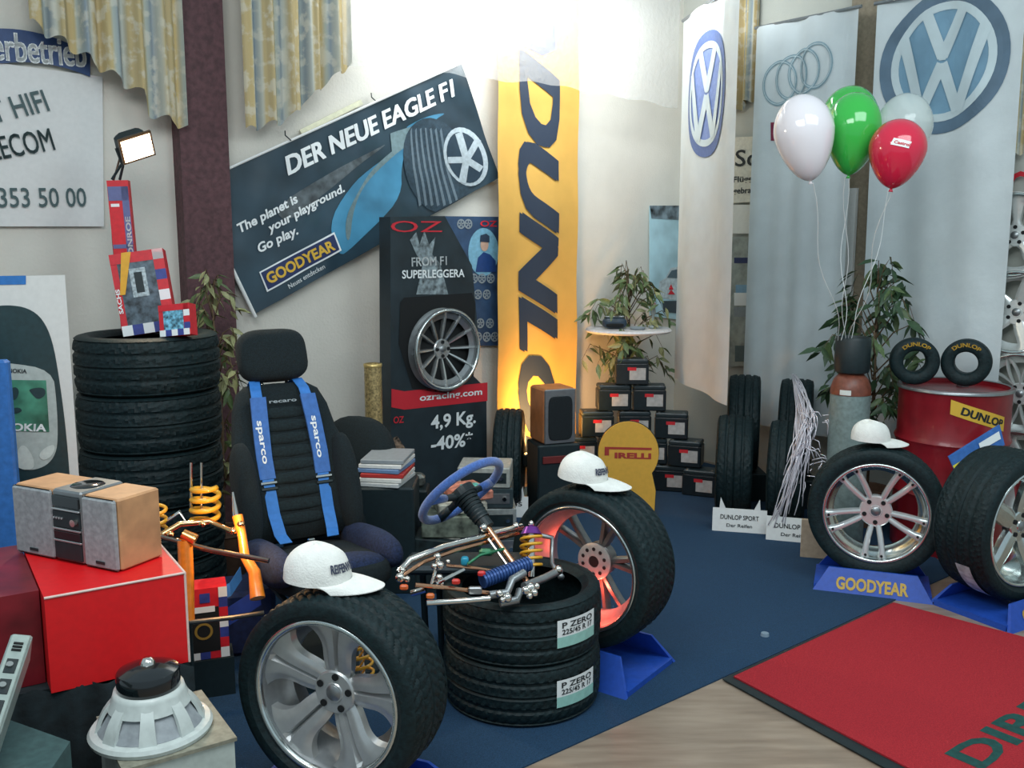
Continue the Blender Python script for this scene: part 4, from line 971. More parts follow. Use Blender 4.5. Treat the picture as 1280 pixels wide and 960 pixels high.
# red plinth
zt = .82; A = fl(55, 748, zt); B = fl(231, 716, zt); ud = (B-A).normalized(); bd = Vector((-ud.y, ud.x, 0)); dep = .52; w_ = (B-A).length
t = thing('red_plinth', 'bright red lacquered display cube carrying the mini hi-fi', 'plinth', (A+B)/2+bd*dep/2-Vector((0, 0, .40)))
def hexa(name, A, B, bd, dep, z0, z1, m, parent, ins=0):
    a = Vector((A.x, A.y, 0)); b = Vector((B.x, B.y, 0)); u = (b-a).normalized()*ins; a = a+u+bd*ins; b = b-u+bd*ins; c = b+bd*(dep-2*ins); d = a+bd*(dep-2*ins)
    V = [Vector((p.x, p.y, z)) for z in (z0, z1) for p in (a, b, c, d)]
    return mk(name, V, [(3, 2, 1, 0), (4, 5, 6, 7), (0, 1, 5, 4), (1, 2, 6, 5), (2, 3, 7, 6), (3, 0, 4, 7)], m, parent, world=parent is not None)
hexa('cube_body', A-ud*.0, B, bd, dep, .52, zt, redp, t)
for p0, p1 in ((A, B), (B, B+bd*dep)):
    MB().cyl(Vector((p0.x, p0.y, zt)), Vector((p1.x, p1.y, zt)), .004, n=8).build('edge_trim', mat('edge_cream', (226, 200, 190), .5), t, world=True)
MB().cyl(Vector((B.x, B.y, zt)), Vector((B.x, B.y, .52)), .004, n=8).build('edge_trim', MATS['edge_cream'], t, world=True)
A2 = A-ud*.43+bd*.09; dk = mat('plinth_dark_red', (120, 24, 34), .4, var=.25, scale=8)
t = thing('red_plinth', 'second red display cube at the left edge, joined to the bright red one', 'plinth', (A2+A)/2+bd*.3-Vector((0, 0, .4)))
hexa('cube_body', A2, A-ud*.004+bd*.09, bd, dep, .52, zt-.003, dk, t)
clothm = mat('black_cloth', (18, 30, 34), .95, var=.3, scale=20, bump=.4, bscale=30)
t = thing('display_table', 'low table under black cloth, carrying the red cubes', 'table', (A2+B)/2+bd*.2-Vector((0, 0, .8)))
V = []; N_ = 60; a = A2-ud*.05-bd*.03; b = B+ud*.005-bd*.03; L = (b-a).length
hexa('table_body', A2-ud*.05, B+ud*.0, bd, dep+.1, 0, .518, clothm, t)
for i in range(N_+1):
    p = a+(b-a)*(i/N_); 
    for z, k in ((.525, 0), (.51, .3), (.25, .8), (.012, 1)): V.append(Vector((p.x, p.y, z+(.012*sin(i*.7) if k == 0 else 0)))-bd*(.018*k*(1+sin(i*.9))))
mk('cloth_skirt', V, [(i*4+j, i*4+j+1, i*4+5+j, i*4+4+j) for i in range(N_) for j in range(3)], clothm, t, smooth=True, world=True)
# mini hi-fi: main unit between two wooden speakers
P0 = fl(20, 690, zt); P1 = fl(149, 717, zt)                   # front foot line, left to right (nearer)
u = (P1-P0).normalized(); b_ = Vector((-u.y, u.x, 0)); L = (P1-P0).length; hh = .24; rz = math.atan2(u.y, u.x)
def hbox(name, x0, x1, d0, d1, z0, z1, m, parent, r=.006):
    M = Matrix.Translation(P0) @ Matrix.Rotation(rz, 4, 'Z'); o = MB().rbox(((x0+x1)/2, (d0+d1)/2, (z0+z1)/2), (x1-x0, d1-d0, z1-z0), r, M).build(name, m, parent, world=True); return o
clothg = mat('speaker_grille_grey', (148, 152, 154), .8, var=.12, scale=60)
for k, (x0, x1, lb) in enumerate(((0, L*.40, 'left wooden speaker with grey cloth front, of the mini hi-fi on the red cube'), (L*.68, L, 'right wooden speaker with grey cloth front, of the mini hi-fi on the red cube'))):
    t = thing('hifi_speaker', lb, 'speaker', P0+u*((x0+x1)/2)+b_*.12, 0)
    dd_ = .185
    hbox('cabinet', x0, x1, .014, dd_, .003, hh-.002, wood, t); hbox('grille', x0+.003, x1-.003, -.002, .014, .004, hh-.004, clothg, t, .01); hbox('badge', (x0+x1)/2-.02, (x0+x1)/2+.02, -.005, -.002, .02, .03, blackt, t, .001)
x0, x1 = L*.402, L*.678; t = thing('hifi_unit', 'silver and black mini hi-fi unit between its two wooden speakers', 'hi-fi', P0+u*((x0+x1)/2)+b_*.1)
hbox('body', x0, x1, .004, .18, .003, hh+.004, silver_dark, t); 
for z0_, z1_, mm in ((.188, .226, blackgloss), (.120, .176, black), (.078, .109, blackgloss), (.012, .072, black)): hbox('panel', x0+.004, x1-.004, -.004, .004, z0_, z1_, mm, t, .003)
for z_ in (.181, .1145, .075): hbox('trim_bar', x0+.002, x1-.002, -.006, .002, z_-.003, z_+.003, silver, t, .001)
M = Matrix.Translation(P0) @ Matrix.Rotation(rz, 4, 'Z')
MB().cyl(M @ Vector((x1-.022, -.004, .146)), M @ Vector((x1-.022, -.018, .146)), .012, n=16).build('volume_knob', chrome, t, world=True)
for k in range(4): MB().cyl(M @ Vector((x0+.015+k*.012, -.004, .152)), M @ Vector((x0+.015+k*.012, -.008, .152)), .004, n=8).build('button', silver, t, world=True)
MB().lathe([(0, hh+.008), (.05, hh+.008), (.056, hh+.003)], 28, 'Z', M @ Matrix.Translation(((x0+x1)/2, .09, 0))).build('disc_lid', blackgloss, t, smooth=True, world=True)

# white box with loudspeaker driver, silver amplifier
zt = .45; Cn = fl(293, 926, zt); Cr = fl(238, 868, zt); Cl = fl(183, 958, zt); ux = (Cn-Cl).normalized(); uy = Vector((-ux.y, ux.x, 0))
Af = Cn-ux*.30; t = thing('white_box', 'pale grey-white box under the bare loudspeaker, bottom left', 'box', (Af+Cn)/2+uy*.17-Vector((0, 0, zt)))
hexa('box_body', Af, Cn, uy, .34, 0, zt, mat('box_pale', (186, 196, 190), .6, var=.06), t)
hexa('lid', Af-ux*.006-uy*.006, Cn+ux*.006-uy*.006, uy, .352, zt+.001, zt+.012, mat('lid_tan', (140, 138, 122), .6, var=.15), t)
dz = fl(189, 905, zt+.03); dz.z = zt+.013
t = thing('loudspeaker', 'large bare loudspeaker with white metal basket and black magnet, face down on the pale box', 'loudspeaker', dz)
bm_ = mat('basket_white', (198, 206, 202), .4, var=.05, coat=.2)
MB().lathe([(.125, 0), (.168, 0), (.172, .012), (.165, .022), (.14, .026), (.13, .03), (.125, .02)], 56, 'Z', closed=True).build('ring', bm_, t, smooth='auto')
for k in range(8):
    a = 2*pi*k/8+.3; V = []
    for j in range(7):
        v = j/6; r = .150-.068*v-.012*sin(v*pi)*-1; z = .022+.108*v; hw = .014+.010*(1-v)
        for s_ in (-1, 1): 
            for dr in (0, -.012): V.append(((r+dr)*cos(a)-s_*hw*sin(a), (r+dr)*sin(a)+s_*hw*cos(a), z))
    Fc = []
    for j in range(6):
        b0_ = j*4; Fc += [(b0_, b0_+2, b0_+6, b0_+4), (b0_+3, b0_+1, b0_+5, b0_+7), (b0_+2, b0_+3, b0_+7, b0_+6), (b0_+1, b0_, b0_+4, b0_+5)]
    mk('basket_arm', V, Fc, bm_, t, smooth='auto')
MB().lathe([(.145, .026), (.12, .06), (.095, .10), (.06, .125)], 48).build('cone', mat('cone_grey', (150, 156, 160), .5, var=.1), t, smooth=True)
MB().lathe([(.115, .085), (.100, .120), (.096, .135), (.085, .135)], 48).build('basket_top', bm_, t, smooth=True)
MB().lathe([(.0, .13), (.085, .13), (.088, .135), (.088, .18), (.084, .186), (.0, .186)], 48).build('magnet', blackgloss, t, smooth='auto')
MB().lathe([(.0, .205), (.03, .204), (.06, .196), (.084, .186)], 48).build('magnet_cover', blackgloss, t, smooth=True)
MB().lathe([(0, .222), (.012, .221), (.02, .21), (.022, .204)], 24).build('vent_cap', chrome, t, smooth=True)
# amplifier at the left edge
A = fl(37, 806, .78); Bq = fl(4, 905, .68)
t = thing('amplifier', 'silver amplifier panel with dials standing tilted at the bottom left edge', 'amplifier', (A+Bq)/2)
d_ = (Bq-A).normalized(); n_ = Vector((.35, -.75, .55)).normalized(); sx_ = d_.cross(n_).normalized(); n_ = sx_.cross(d_).normalized()
Mx = Matrix(((sx_.x, d_.x, n_.x, 0), (sx_.y, d_.y, n_.y, 0), (sx_.z, d_.z, n_.z, 0), (0, 0, 0, 1))); Mx = Matrix.Translation(A) @ Mx
if sx_.x > 0: sg = -1
else: sg = 1
MB().rbox((sg*.027, .13, -.05), (.055, .34, .10), .006, Mx).build('case', mat('amp_silver', (150, 164, 160), .4, .3, var=.06), t, world=True)
MB().rbox((sg*.027, .13, .002), (.046, .32, .006), .002, Mx).build('front_plate', mat('amp_front', (164, 178, 172), .35, .2), t, world=True)
for k in range(3): MB().box((sg*.027, .005+k*.012, .007), (.024, .006, .004), Mx).build('dark_slot', dark, t, world=True)
for yy in (.085, .155, .225):
    MB().rbox((sg*.027, yy, .006), (.028, .05, .003), .001, Mx).build('dial_window', black, t, world=True); MB().cyl(Mx @ Vector((sg*.03, yy, .006)), Mx @ Vector((sg*.03, yy, .014)), .009, n=12).build('dial', chrome, t, world=True)
o = hexa('amp_pedestal', fl(-90, 930, .55), fl(48, 985, .55), Vector((-.1, .99, 0)).normalized(), .22, 0, .55, mat('pedestal_teal', (56, 84, 84), .8, var=.12), None)
tag(o, 'dark grey-green pedestal in the bottom left corner under the amplifier', 'pedestal')

# ---------------------------------------------------------------- boxes and flood lamp on the tyre stack
ZS = .007+5*.28+.003
def pbox(name, label, c, size, rx, ry, rz, m, cat='box', group=None):
    t = thing(name, label, cat, c, rot=(rx, ry, rz)); MB().box((0, 0, size[2]/2), size).build('carton', m, t); return t
redbox = mat('box_red', (204, 34, 46), .45, var=.06); bluebx = mat('box_blue', (52, 66, 140), .45, var=.1)
def fpatch(t, x0, z0, x1, z1, d, m, nm='print', e=.002):
    V = [(x0, -d/2-e, z0), (x1, -d/2-e, z0), (x1, -d/2-e, z1), (x0, -d/2-e, z1)]; return mk(nm, V, [(0, 1, 2, 3)], m, t)
def checks(t, w, h, d, cell, e=.003):
    ms = (whitet, redbox, bluebx, redbox); k = 0; n = int(w/cell)
    for i in range(n):
        for z in (0, h-cell): fpatch(t, -w/2+i*cell, z, -w/2+(i+1)*cell, z+cell, d, ms[k % 4], 'check_print', e); k += 1
    for j in range(1, int(h/cell)):
        fpatch(t, w/2-cell, j*cell, w/2, (j+1)*cell, d, ms[k % 4], 'check_print', e); k += 1
w, h, d = .25, .40, .10
c = gp(190, 4.72, ZS); t1 = pbox('shock_absorber_box', 'big red checked spring-kit box leaning on the tyre stack, silver kit printed on it', c, (w, d, h), radians(-8), radians(-8), radians(12), redbox)
checks(t1, w, h, d, .05); fpatch(t1, -w/2+.03, .05, w/2-.05, h-.05, d, mat('kit_ground', (76, 90, 100), .4, var=.5, scale=30)); 
fpatch(t1, -.045, .18, .03, .32, d, mat('kit_silver', (170, 182, 186), .3, .4, var=.3, scale=60), 'kit_print', .004); fpatch(t1, -.025, .20, .012, .30, d, black, 'kit_print', .006)
mk('yellow_stripe', [(-w/2+.02, -d/2-.006, .2), (-w/2+.045, -d/2-.006, .2), (-w/2+.105, -d/2-.006, h+.002), (-w/2+.06, -d/2-.006, h+.002)], [(0, 1, 2, 3)], yellow, t1)
tmx = Matrix(((0, 0, -1, -w/2-.002), (0, 1, 0, 0), (1, 0, 0, .16), (0, 0, 0, 1)))
ltext('SACHS', Matrix(((0, 0, -1, -w/2-.002), (0, -1, 0, 0), (1, 0, 0, .2), (0, 0, 0, 1))), .2, .03, whitet, t1, .03)
ltext('SACHS', Matrix(((0, -1, 0, -w/2+.012), (0, 0, -1, -d/2-.006), (1, 0, 0, .17), (0, 0, 0, 1))), .12, .018, whitet, t1, .03)
c = gp(224, 4.58, ZS); t2 = pbox('small_parts_box', 'small checked parts box with blue picture, right on the tyre stack', c, (.155, .07, .15), radians(-10), radians(-6), radians(-6), redbox)
checks(t2, .155, .15, .07, .03); fpatch(t2, -.055, .03, .045, .12, .07, mat('teal_photo', (100, 160, 184), .4, var=.6, scale=50))
c = gp(166, 4.95, ZS); t = thing('tall_box', 'tall narrow red and blue box under the flood lamp, behind the leaning boxes', 'box', c, rot=(0, radians(-2), radians(14)))
Hb = at(170, 226, 4.95).z-ZS; MB().box((0, 0, Hb/2), (.10, .09, Hb)).build('carton', redbox, t)
fpatch(t, .015, .05, .048, Hb-.03, .09, mat('blue_grey_print', (96, 104, 150), .5)); fpatch(t, -.048, Hb-.10, .048, Hb-.03, .09, MATS['blue_grey_print']); fpatch(t, -.048, Hb*.55, .048, Hb*.55+.02, .09, MATS['blue_grey_print']); fpatch(t, -.04, Hb-.13, .0, Hb-.115, .09, whitet)
ltext('MONROE', Matrix(((0, -1, 0, .033), (0, 0, -1, -.049), (1, 0, 0, Hb*.60), (0, 0, 0, 1))), .24, .022, whitet, t, .03)
lt = Matrix(((1, 0, 0, -.01), (0, 0, -1, -.049), (0, 1, 0, Hb*.85), (0, 0, 0, 1)))
# flood lamp
t0 = WM[t.name] @ Vector((-.012, 0, Hb)); head = at(166, 180, 4.93)
t = thing('flood_lamp', 'lit black halogen flood lamp on top of the tall narrow box', 'lamp', t0)
aim = Vector((.62, -.55, -.42)).normalized(); xx = aim.cross(Vector((0, 0, 1))).normalized(); xx = (xx*.9+Vector((0, 0, -.42))).normalized(); yy_ = aim.cross(xx).normalized(); xx = yy_.cross(aim).normalized()
Mh = Matrix(((xx.x, aim.x, yy_.x, 0), (xx.y, aim.y, yy_.y, 0), (xx.z, aim.z, yy_.z, 0), (0, 0, 0, 1))); Mh = Matrix.Translation(head) @ Mh
MB().rbox((0, -.01, 0), (.15, .09, .12), .02, Mh).build('housing', black, t, world=True)
hd = MB().box((0, .042, 0), (.17, .014, .135), Mh).build('front_frame', mat('lamp_frame', (90, 70, 50), .4, .3), t, world=True)
MB().box((0, .051, 0), (.15, .004, .112), Mh).build('glowing_glass', mat('halogen_glow', (255, 255, 255), .5, var=0, emit=(255, 222, 180), es=9), t, world=True)
MB().rbox((.0, -.06, .0), (.1, .03, .05), .01, Mh).build('junction_box', black, t, world=True)
for k in range(4): MB().box((-.05+k*.033, -.03, .066), (.006, .06, .014), Mh).build('cooling_fin', black, t, world=True)
for s_ in (-1, 1):
    pA_ = Mh @ Vector((s_*.083, -.01, 0)); MB().tube([pA_, pA_*.45+t0*.55+Vector((s_*.035, 0, .0)), t0+Vector((s_*.02, 0, .006))], .007, 6).build('bracket', black, t, world=True)
P = [Mh @ Vector((0, -.08, 0)), at(138, 240, 4.97), at(141, 300, 4.98), at(146, 350, 4.98), at(153, 400, 4.98), at(156, 420, 5.02)]
MB().tube(P, .005, 6).build('cable', mat('cable_brown', (110, 86, 72), .6), t, world=True)
light('SPOT', 'halogen_light', head+aim*.08, 60, (1, .82, .6), head+aim, .05, spot=130)

# ---------------------------------------------------------------- racing seat with harness
sb = gp(390, 4.15, .0); SZ = .40
t = seat = thing('racing_chair', 'black fabric racing seat with headrest and bright blue harness, facing the steering wheel', 'seat', sb, radians(31))
def M_(x, y, z, rx=0, ry=0, rz=0, s=(1, 1, 1)): return Matrix.Translation((x, y, z)) @ Matrix.Rotation(rz, 4, 'Z') @ Matrix.Rotation(ry, 4, 'Y') @ Matrix.Rotation(rx, 4, 'X')
rec = radians(-22)                                    # backrest leans back (away from the sitter, +Y)
B0 = Matrix.Translation((0, .14, SZ+.10)) @ Matrix.Rotation(rec, 4, 'X')
# backrest shell: loft
def shell():
    V = []; Fc = []; L = [(0, .24, .07), (.08, .27, .09), (.22, .285, .10), (.38, .27, .09), (.50, .245, .075), (.62, .225, .065), (.70, .195, .055), (.735, .15, .035), (.745, .02, .006)]; n = 32
    for z, a, b in L:
        for i in range(n):
            th = 2*pi*i/n; c_, s_ = cos(th), sin(th); x = a*math.copysign(abs(c_)**.65, c_); y = b*math.copysign(abs(s_)**.7, s_)
            y += -.10*max(0, (abs(x)/.27))**3*(1 if .05 < z < .5 else .6)          # wings come forward
            V.append((x, y, z))
    for j in range(len(L)-1):
        for i in range(n): k = (i+1) % n; Fc.append((j*n+i, j*n+k, (j+1)*n+k, (j+1)*n+i))
    Fc.append(tuple(reversed(range(n)))); return V, Fc
V, Fc = shell(); mk('backrest', [B0 @ Vector(v) for v in V], Fc, fabric, t, smooth=True)
m_ = MB()
for k in range(9): m_.ell((0, -.062-.034*max(0, 1-abs(.09+k*.062-.24)/.34), .09+k*.062), (.155-.003*k, .022, .028), 2.6, 16, 8, B0)
m_.build('rib_cushions', mat('black_fabric_ribs', (18, 34, 38), .95, var=.3, scale=100, bump=.5, bscale=300), t, smooth=True)
for s_ in (-1, 1):
    m_ = MB().ell((s_*.235, -.10, .22), (.055, .10, .24), 2.5, 16, 12, B0); m_.build('side_bolster', fabric, t, smooth=True)
ltext('recaro', B0 @ Matrix(((1, 0, 0, .0), (0, 0, -1, -.092), (0, 1, 0, .64), (0, 0, 0, 1))), .13, .016, MATS['grey_print'], t, .02)
m_ = MB().ell((0, -.03, .875), (.165, .065, .125), 3.6, 28, 18, B0); m_.build('headrest', fabric, t, smooth=True)
for s_ in (-1, 1): MB().cyl(B0 @ Vector((s_*.06, 0, .70)), B0 @ Vector((s_*.06, 0, .80)), .008).build('headrest_post', chrome, t)
# seat cushion
C0 = Matrix.Translation((0, -.17, SZ+.06)) @ Matrix.Rotation(radians(-7), 4, 'X')
MB().ell((0, 0, 0), (.25, .34, .075), 3.4, 32, 14, C0).build('seat_cushion', fabric, t, smooth=True)
for s_ in (-1, 1): MB().ell((s_*.235, .02, .06), (.06, .33, .085), 2.4, 18, 12, C0).build('thigh_bolster', mat('blue_black_fabric', (26, 40, 70), .95, var=.3, scale=100), t, smooth=True)
MB().ell((0, -.22, .03), (.20, .10, .06), 2.6, 20, 12, C0).build('seat_front_roll', MATS['blue_black_fabric'], t, smooth=True)
m_ = MB()
for x in (-.2, .2): m_.tube([(x, .2, .03), (x, .2, SZ-.0), (x, -.35, SZ-.02), (x, -.35, .03)], .014, 8)
m_.box((0, -.075, .02), (.46, .62, .03)); m_.build('seat_frame', black, t)
def ribbon(P, w, th, m, nm, parent, side):
    """flat webbing along local points, side = width direction"""
    V = []; side = Vector(side).normalized(); P = [Vector(p) for p in P]
    for k, p in enumerate(P):
        tg = (P[min(k+1, len(P)-1)]-P[max(k-1, 0)]).normalized(); nn = side.cross(tg).normalized()
        for a, b in ((-1, -1), (1, -1), (1, 1), (-1, 1)): V.append(p+side*(w/2*a)+nn*(th/2*b))
    F_ = [tuple(reversed(range(4))), tuple(range(len(V)-4, len(V)))]+[(k*4+i, k*4+(i+1) % 4, k*4+4+(i+1) % 4, k*4+4+i) for k in range(len(P)-1) for i in range(4)]
    return mk(nm, V, F_, m, parent)
for s_ in (-1, 1):
    x = s_*.12
    P = [B0 @ Vector(p) for p in ((x*.75, .06, .70), (x*.8, .03, .752), (x*.85, -.03, .755), (x*.95, -.072, .70), (x*1.0, -.098, .62))]
    ribbon(P, .050, .004, strapb, 'harness_strap', t, B0.to_3x3() @ Vector((1, 0, 0)))
    P = [B0 @ Vector(p) for p in ((x*.98, -.102, .66), (x*1.05, -.108, .52), (x*1.1, -.108, .38), (x*1.08, -.108, .28))]
    ribbon(P, .072, .012, mat('harness_pad', (62, 108, 176), .8, var=.08, bump=.2), 'shoulder_pad', t, B0.to_3x3() @ Vector((1, 0, 0)))
    P = [B0 @ Vector(p) for p in ((x*1.08, -.108, .28), (x*1.05, -.112, .12), (x*1.0, -.14, .02), (x*.9, -.17, -.02))]
    ribbon(P, .054, .004, strapb, 'harness_strap', t, B0.to_3x3() @ Vector((1, 0, 0)))
    for zz in (.262, .235): MB().rbox((x*1.08, -.115, zz), (.078, .012, .014), .003, B0).build('strap_buckle', chrome if zz > .25 else black, t)
    Tg = Matrix(((0, 1, 0, x*1.07), (0, 0, -1, -.1165), (-1, 0, 0, .45), (0, 0, 0, 1)))
    ltext('sparco', B0 @ Tg, .20, .028, whitet, t, .02)
MB().rbox((-.04, -.16, SZ+.15), (.03, .02, .09), .004).build('buckle_tongue', chrome, t)
ribbon([(-.30, .02, SZ+.03), (-.36, -.02, SZ-.02), (-.5, .0, SZ-.06)], .055, .004, strapb, 'lap_strap', t, (0, .3, 1))
ribbon([(-.27, -.16, SZ-.02), (-.40, -.12, SZ-.10), (-.52, -.06, SZ-.12)], .075, .004, mat('strap_navy', (24, 60, 150), .6), 'lap_strap', t, (0, .2, 1))

# second black bucket seat behind
q = gp(432, 5.15); t = thing('racing_chair', 'second black bucket seat, half hidden behind the harnessed seat', 'seat', q, radians(-25))
MB().ell((0, .05, .47), (.27, .12, .43), 2.6, 28, 18, Matrix.Translation((0, 0, 0)) @ Matrix.Rotation(radians(-8), 4, 'X')).build('backrest', fabric, t, smooth=True)
MB().ell((.02, -.16, .40), (.25, .24, .10), 2.8, 28, 14).build('seat_cushion', fabric, t, smooth=True)
MB().box((0, -.06, .16), (.4, .44, .30)).build('seat_base', black, t)

# ---------------------------------------------------------------- steering wheel and column
Hb_ = at(590, 632, 3.80); Lo = at(666, 738, 3.60); ax = (Lo-Hb_).normalized()
t = steer = thing('steering_wheel', 'blue suede steering wheel on a bare metal column, in front of the seat', 'steering wheel', Lo)
wc_ = at(577, 614, 3.86); R_ = .19; xx = ax.cross(Vector((0, 0, 1))).normalized(); yy = ax.cross(xx).normalized()
ang = lambda a: wc_+xx*(R_*cos(a))+yy*(R_*sin(a))
MB().tube([ang(2*pi*i/56) for i in range(56)], .0185, 12, closed=True).build('rim', suede, t, smooth=True, world=True)
for a in (0, pi, pi/2):
    MB().tube([ang(a), ang(a)*.55+wc_*.45+ax*.01], [.02, .016], 10).build('spoke', suede if a != pi/2 else black, t, smooth=True, world=True)
    MB().tube([ang(a)*.6+wc_*.4+ax*.01, wc_+ax*.02], [.014, .02], 8).build('spoke_plate', black, t, smooth=True, world=True)
m_ = MB().cyl(wc_-ax*.005, wc_+ax*.03, .055, n=24); m_.build('hub', black, t, world=True)
m_ = MB()
for k in range(7): m_.cyl(wc_+ax*(.03+k*.017), wc_+ax*(.040+k*.017), .050-.002*k, .046-.002*k, 20); m_.cyl(wc_+ax*(.040+k*.017), wc_+ax*(.047+k*.017), .036, n=16)
m_.build('bellows', black, t, smooth='auto', world=True)
m_ = MB().cyl(wc_+ax*.15, wc_+ax*.19, .03, n=16); m_.build('collar', black, t, world=True)
copper = mat('copper_metal', (214, 160, 126), .22, 1, var=0)
MB().cyl(wc_+ax*.18, Lo, .0125, n=14).build('column', copper, t, smooth='auto', world=True)
cm = (wc_*.35+Lo*.65); MB().cyl(cm+Vector((-.012, -.02, -.02))-ax*.11, cm+Vector((-.012, -.02, -.02))+ax*.1, .006, n=10).build('thin_rod', chrome, t, smooth='auto', world=True)
MB().ell(cm-ax*.14+Vector((-.015, -.01, 0)), (.018, .018, .018)).build('clamp', chrome, t, smooth=True, world=True)

# ---------------------------------------------------------------- front suspension frame
t = thing('suspension_frame', 'polished chrome front suspension arms lying over the flat tyres, with yellow coil spring', 'suspension', at(590, 745, 3.6))
def rodp(nm, pts, r, m, n=10): return MB().tube([at(*p) for p in pts], r, n).build(nm, m, t, smooth='auto', world=True)
rodp('upper_arm', [(498, 716, 3.42), (512, 700, 3.46), (553, 684, 3.58), (652, 658, 3.92)], .013, chrome, 14)
rodp('upper_arm', [(500, 722, 3.42), (530, 702, 3.50), (570, 688, 3.6), (648, 667, 3.9)], .008, copper)
rodp('lower_arm', [(519, 731, 3.36), (560, 735, 3.40), (612, 741, 3.46)], .008, copper)
rodp('lower_arm', [(533, 754, 3.34), (580, 751, 3.38), (612, 748, 3.42)], .011, chrome, 14)
rodp('tie_rod', [(514, 742, 3.38), (532, 737, 3.38)], .012, chrome)
rodp('tie_rod', [(545, 730, 3.42), (580, 712, 3.5)], .008, chrome)
rodp('tie_rod', [(558, 707, 3.6), (600, 711, 3.62), (622, 715, 3.62)], .007, copper)
rodp('tie_rod', [(566, 722, 3.55), (540, 728, 3.45), (548, 700, 3.5)], .008, chrome)
for P in (((612, 744, 3.44), (634, 741, 3.46), (640, 725, 3.5), (655, 716, 3.55)), ((625, 754, 3.44), (646, 750, 3.46), (650, 738, 3.5)), ((655, 733, 3.5), (680, 723, 3.6), (700, 713, 3.68))): rodp('knuckle_arm', P, [.016]*len(P), silver_dark, 12)
for (x, y, Y, r) in ((500, 722, 3.38, .018), (503, 713, 3.4, .012), (509, 724, 3.38, .012), (547, 696, 3.48, .014), (550, 707, 3.46, .016), (543, 708, 3.46, .012), (549, 722, 3.44, .014), (552, 730, 3.44, .010), (560, 702, 3.5, .009), (663, 735, 3.44, .020), (657, 738, 3.42, .016), (668, 741, 3.42, .014), (662, 745, 3.42, .012), (671, 733, 3.46, .012), (634, 747, 3.42, .018), (624, 742, 3.42, .014), (628, 750, 3.4, .011), (698, 712, 3.66, .016), (645, 658, 3.9, .016), (572, 728, 3.42, .008), (656, 669, 3.84, .012)):
    MB().ell(at(x, y, Y), (r, r, r), 2.3, 14, 8).build('joint', chrome, t, smooth=True, world=True)
for (x, y, Y, c_) in ((505, 734, 3.36, (220, 100, 50)), (538, 745, 3.36, (214, 110, 50)), (570, 727, 3.4, (200, 50, 40)), (602, 717, 3.5, (200, 40, 40))):
    MB().rbox(at(x, y, Y), (.03, .02, .02), .005).build('bush', mat('bush_%d_%d' % (c_[0], c_[1]), c_, .4), t, world=True)
MB().rbox(at(594, 738, 3.42), (.05, .02, .028), .004).build('clamp_block', silver_dark, t, world=True)
# blue ribbed rack cover
pA_, pB_ = at(603, 726, 3.5), at(662, 704, 3.62); dd = (pB_-pA_); dl = dd.length; dd.normalize(); m_ = MB()
for k in range(16): m_.cyl(pA_+dd*(dl*k/16), pA_+dd*(dl*(k+.6)/16), .030, .030, 14)
m_.cyl(pA_, pB_, .025, n=14); m_.build('ribbed_sleeve', mat('sleeve_blue', (50, 82, 140), .35, .3, var=.05), t, smooth='auto', world=True)
# coil-over
cA, cB = at(664, 712, 3.74), at(664, 668, 3.80)
MB().coil(cA, cB, .042, .0065, 5).build('coil_spring', yellow, t, smooth=True, world=True)
cC = cB+(cB-cA).normalized()*.03; MB().cyl(cA-Vector((0, 0, .03)), cC, .016, n=14).build('damper', chrome, t, smooth='auto', world=True)
MB().cyl(cB, cC+Vector((0, 0, .0)), .045, .028, 20).build('spring_seat', mat('purple_anodised', (120, 60, 150), .3, .6, var=0), t, smooth='auto', world=True); MB().ell(cC+Vector((0, 0, .014)), (.012, .012, .014)).build('top_nut', chrome, t, smooth=True, world=True)
MB().tube([at(655, 665, 3.86), at(690, 672, 3.9), at(690, 705, 3.84), at(702, 722, 3.74)], [.01, .012, .010, .014], 8).build('upright', silver_dark, t, smooth=True, world=True)
MB().ell(at(581, 701, 3.62), (.016, .016, .018), 3).build('teal_cap', mat('cap_teal', (40, 150, 180), .3), t, smooth=True, world=True)
MB().rbox(at(608, 690, 3.72), (.06, .03, .03), .01).build('green_block', mat('block_green', (48, 120, 84), .4, .2, var=.2), t, world=True)
MB().tube([at(585, 705, 3.6), at(600, 694, 3.66), at(630, 686, 3.7)], .006, 8).build('green_hose', MATS['block_green'], t, smooth=True, world=True)
sl_ = at(560, 700, 3.72); 
o_ = MB().rbox(gp(583, 3.86, .528), (.5, .2, .04), .015).build('subframe', mat('subframe_dark', (30, 44, 50), .5, .3, var=.2), t, world=True)
for x in (528, 548): 
    g = gp(x, 3.86, .51); MB().cyl(g, Vector((g.x, g.y+.16, .01)), .014).build('frame_leg', black, t, world=True)
light('POINT', 'red_work_light', farw @ Vector((.02, -.03, .20)), 1.5, (1, .10, .06), None, .02)
q = farw @ Vector((.02, -.03, .115)); tt = thing('red_lamp', 'small red lamp glowing inside the hollow wheel', 'lamp', q)
MB().cyl(q, q+Vector((0, 0, .03)), .016, .012).build('base', black, tt, world=True); MB().ell(q+Vector((0, 0, .04)), (.012, .012, .014)).build('red_bulb', mat('red_glow', (255, 60, 40), .4, var=0, emit=(255, 50, 30), es=4), tt, smooth=True, world=True)
# spring leaning behind the near rim openings
cA = at(455, 850, 3.16); cB = at(449, 796, 3.18); nrw = [o for o in C.objects if o.type == 'EMPTY' and 'in the foreground' in o.get('label', '') and o.name.startswith('wheel')][0]
tt = thing('coil_spring', 'small yellow coil spring seen through the spokes of the big foreground wheel', 'spring', cA)
MB().coil(cA, cB, .036, .0055, 4.5).build('coil', yellow, tt, smooth=True, world=True); MB().cyl(cA+Vector((0, 0, -.03)), cB+Vector((0, 0, .03)), .010, n=12).build('damper', chrome, tt, smooth='auto', world=True)

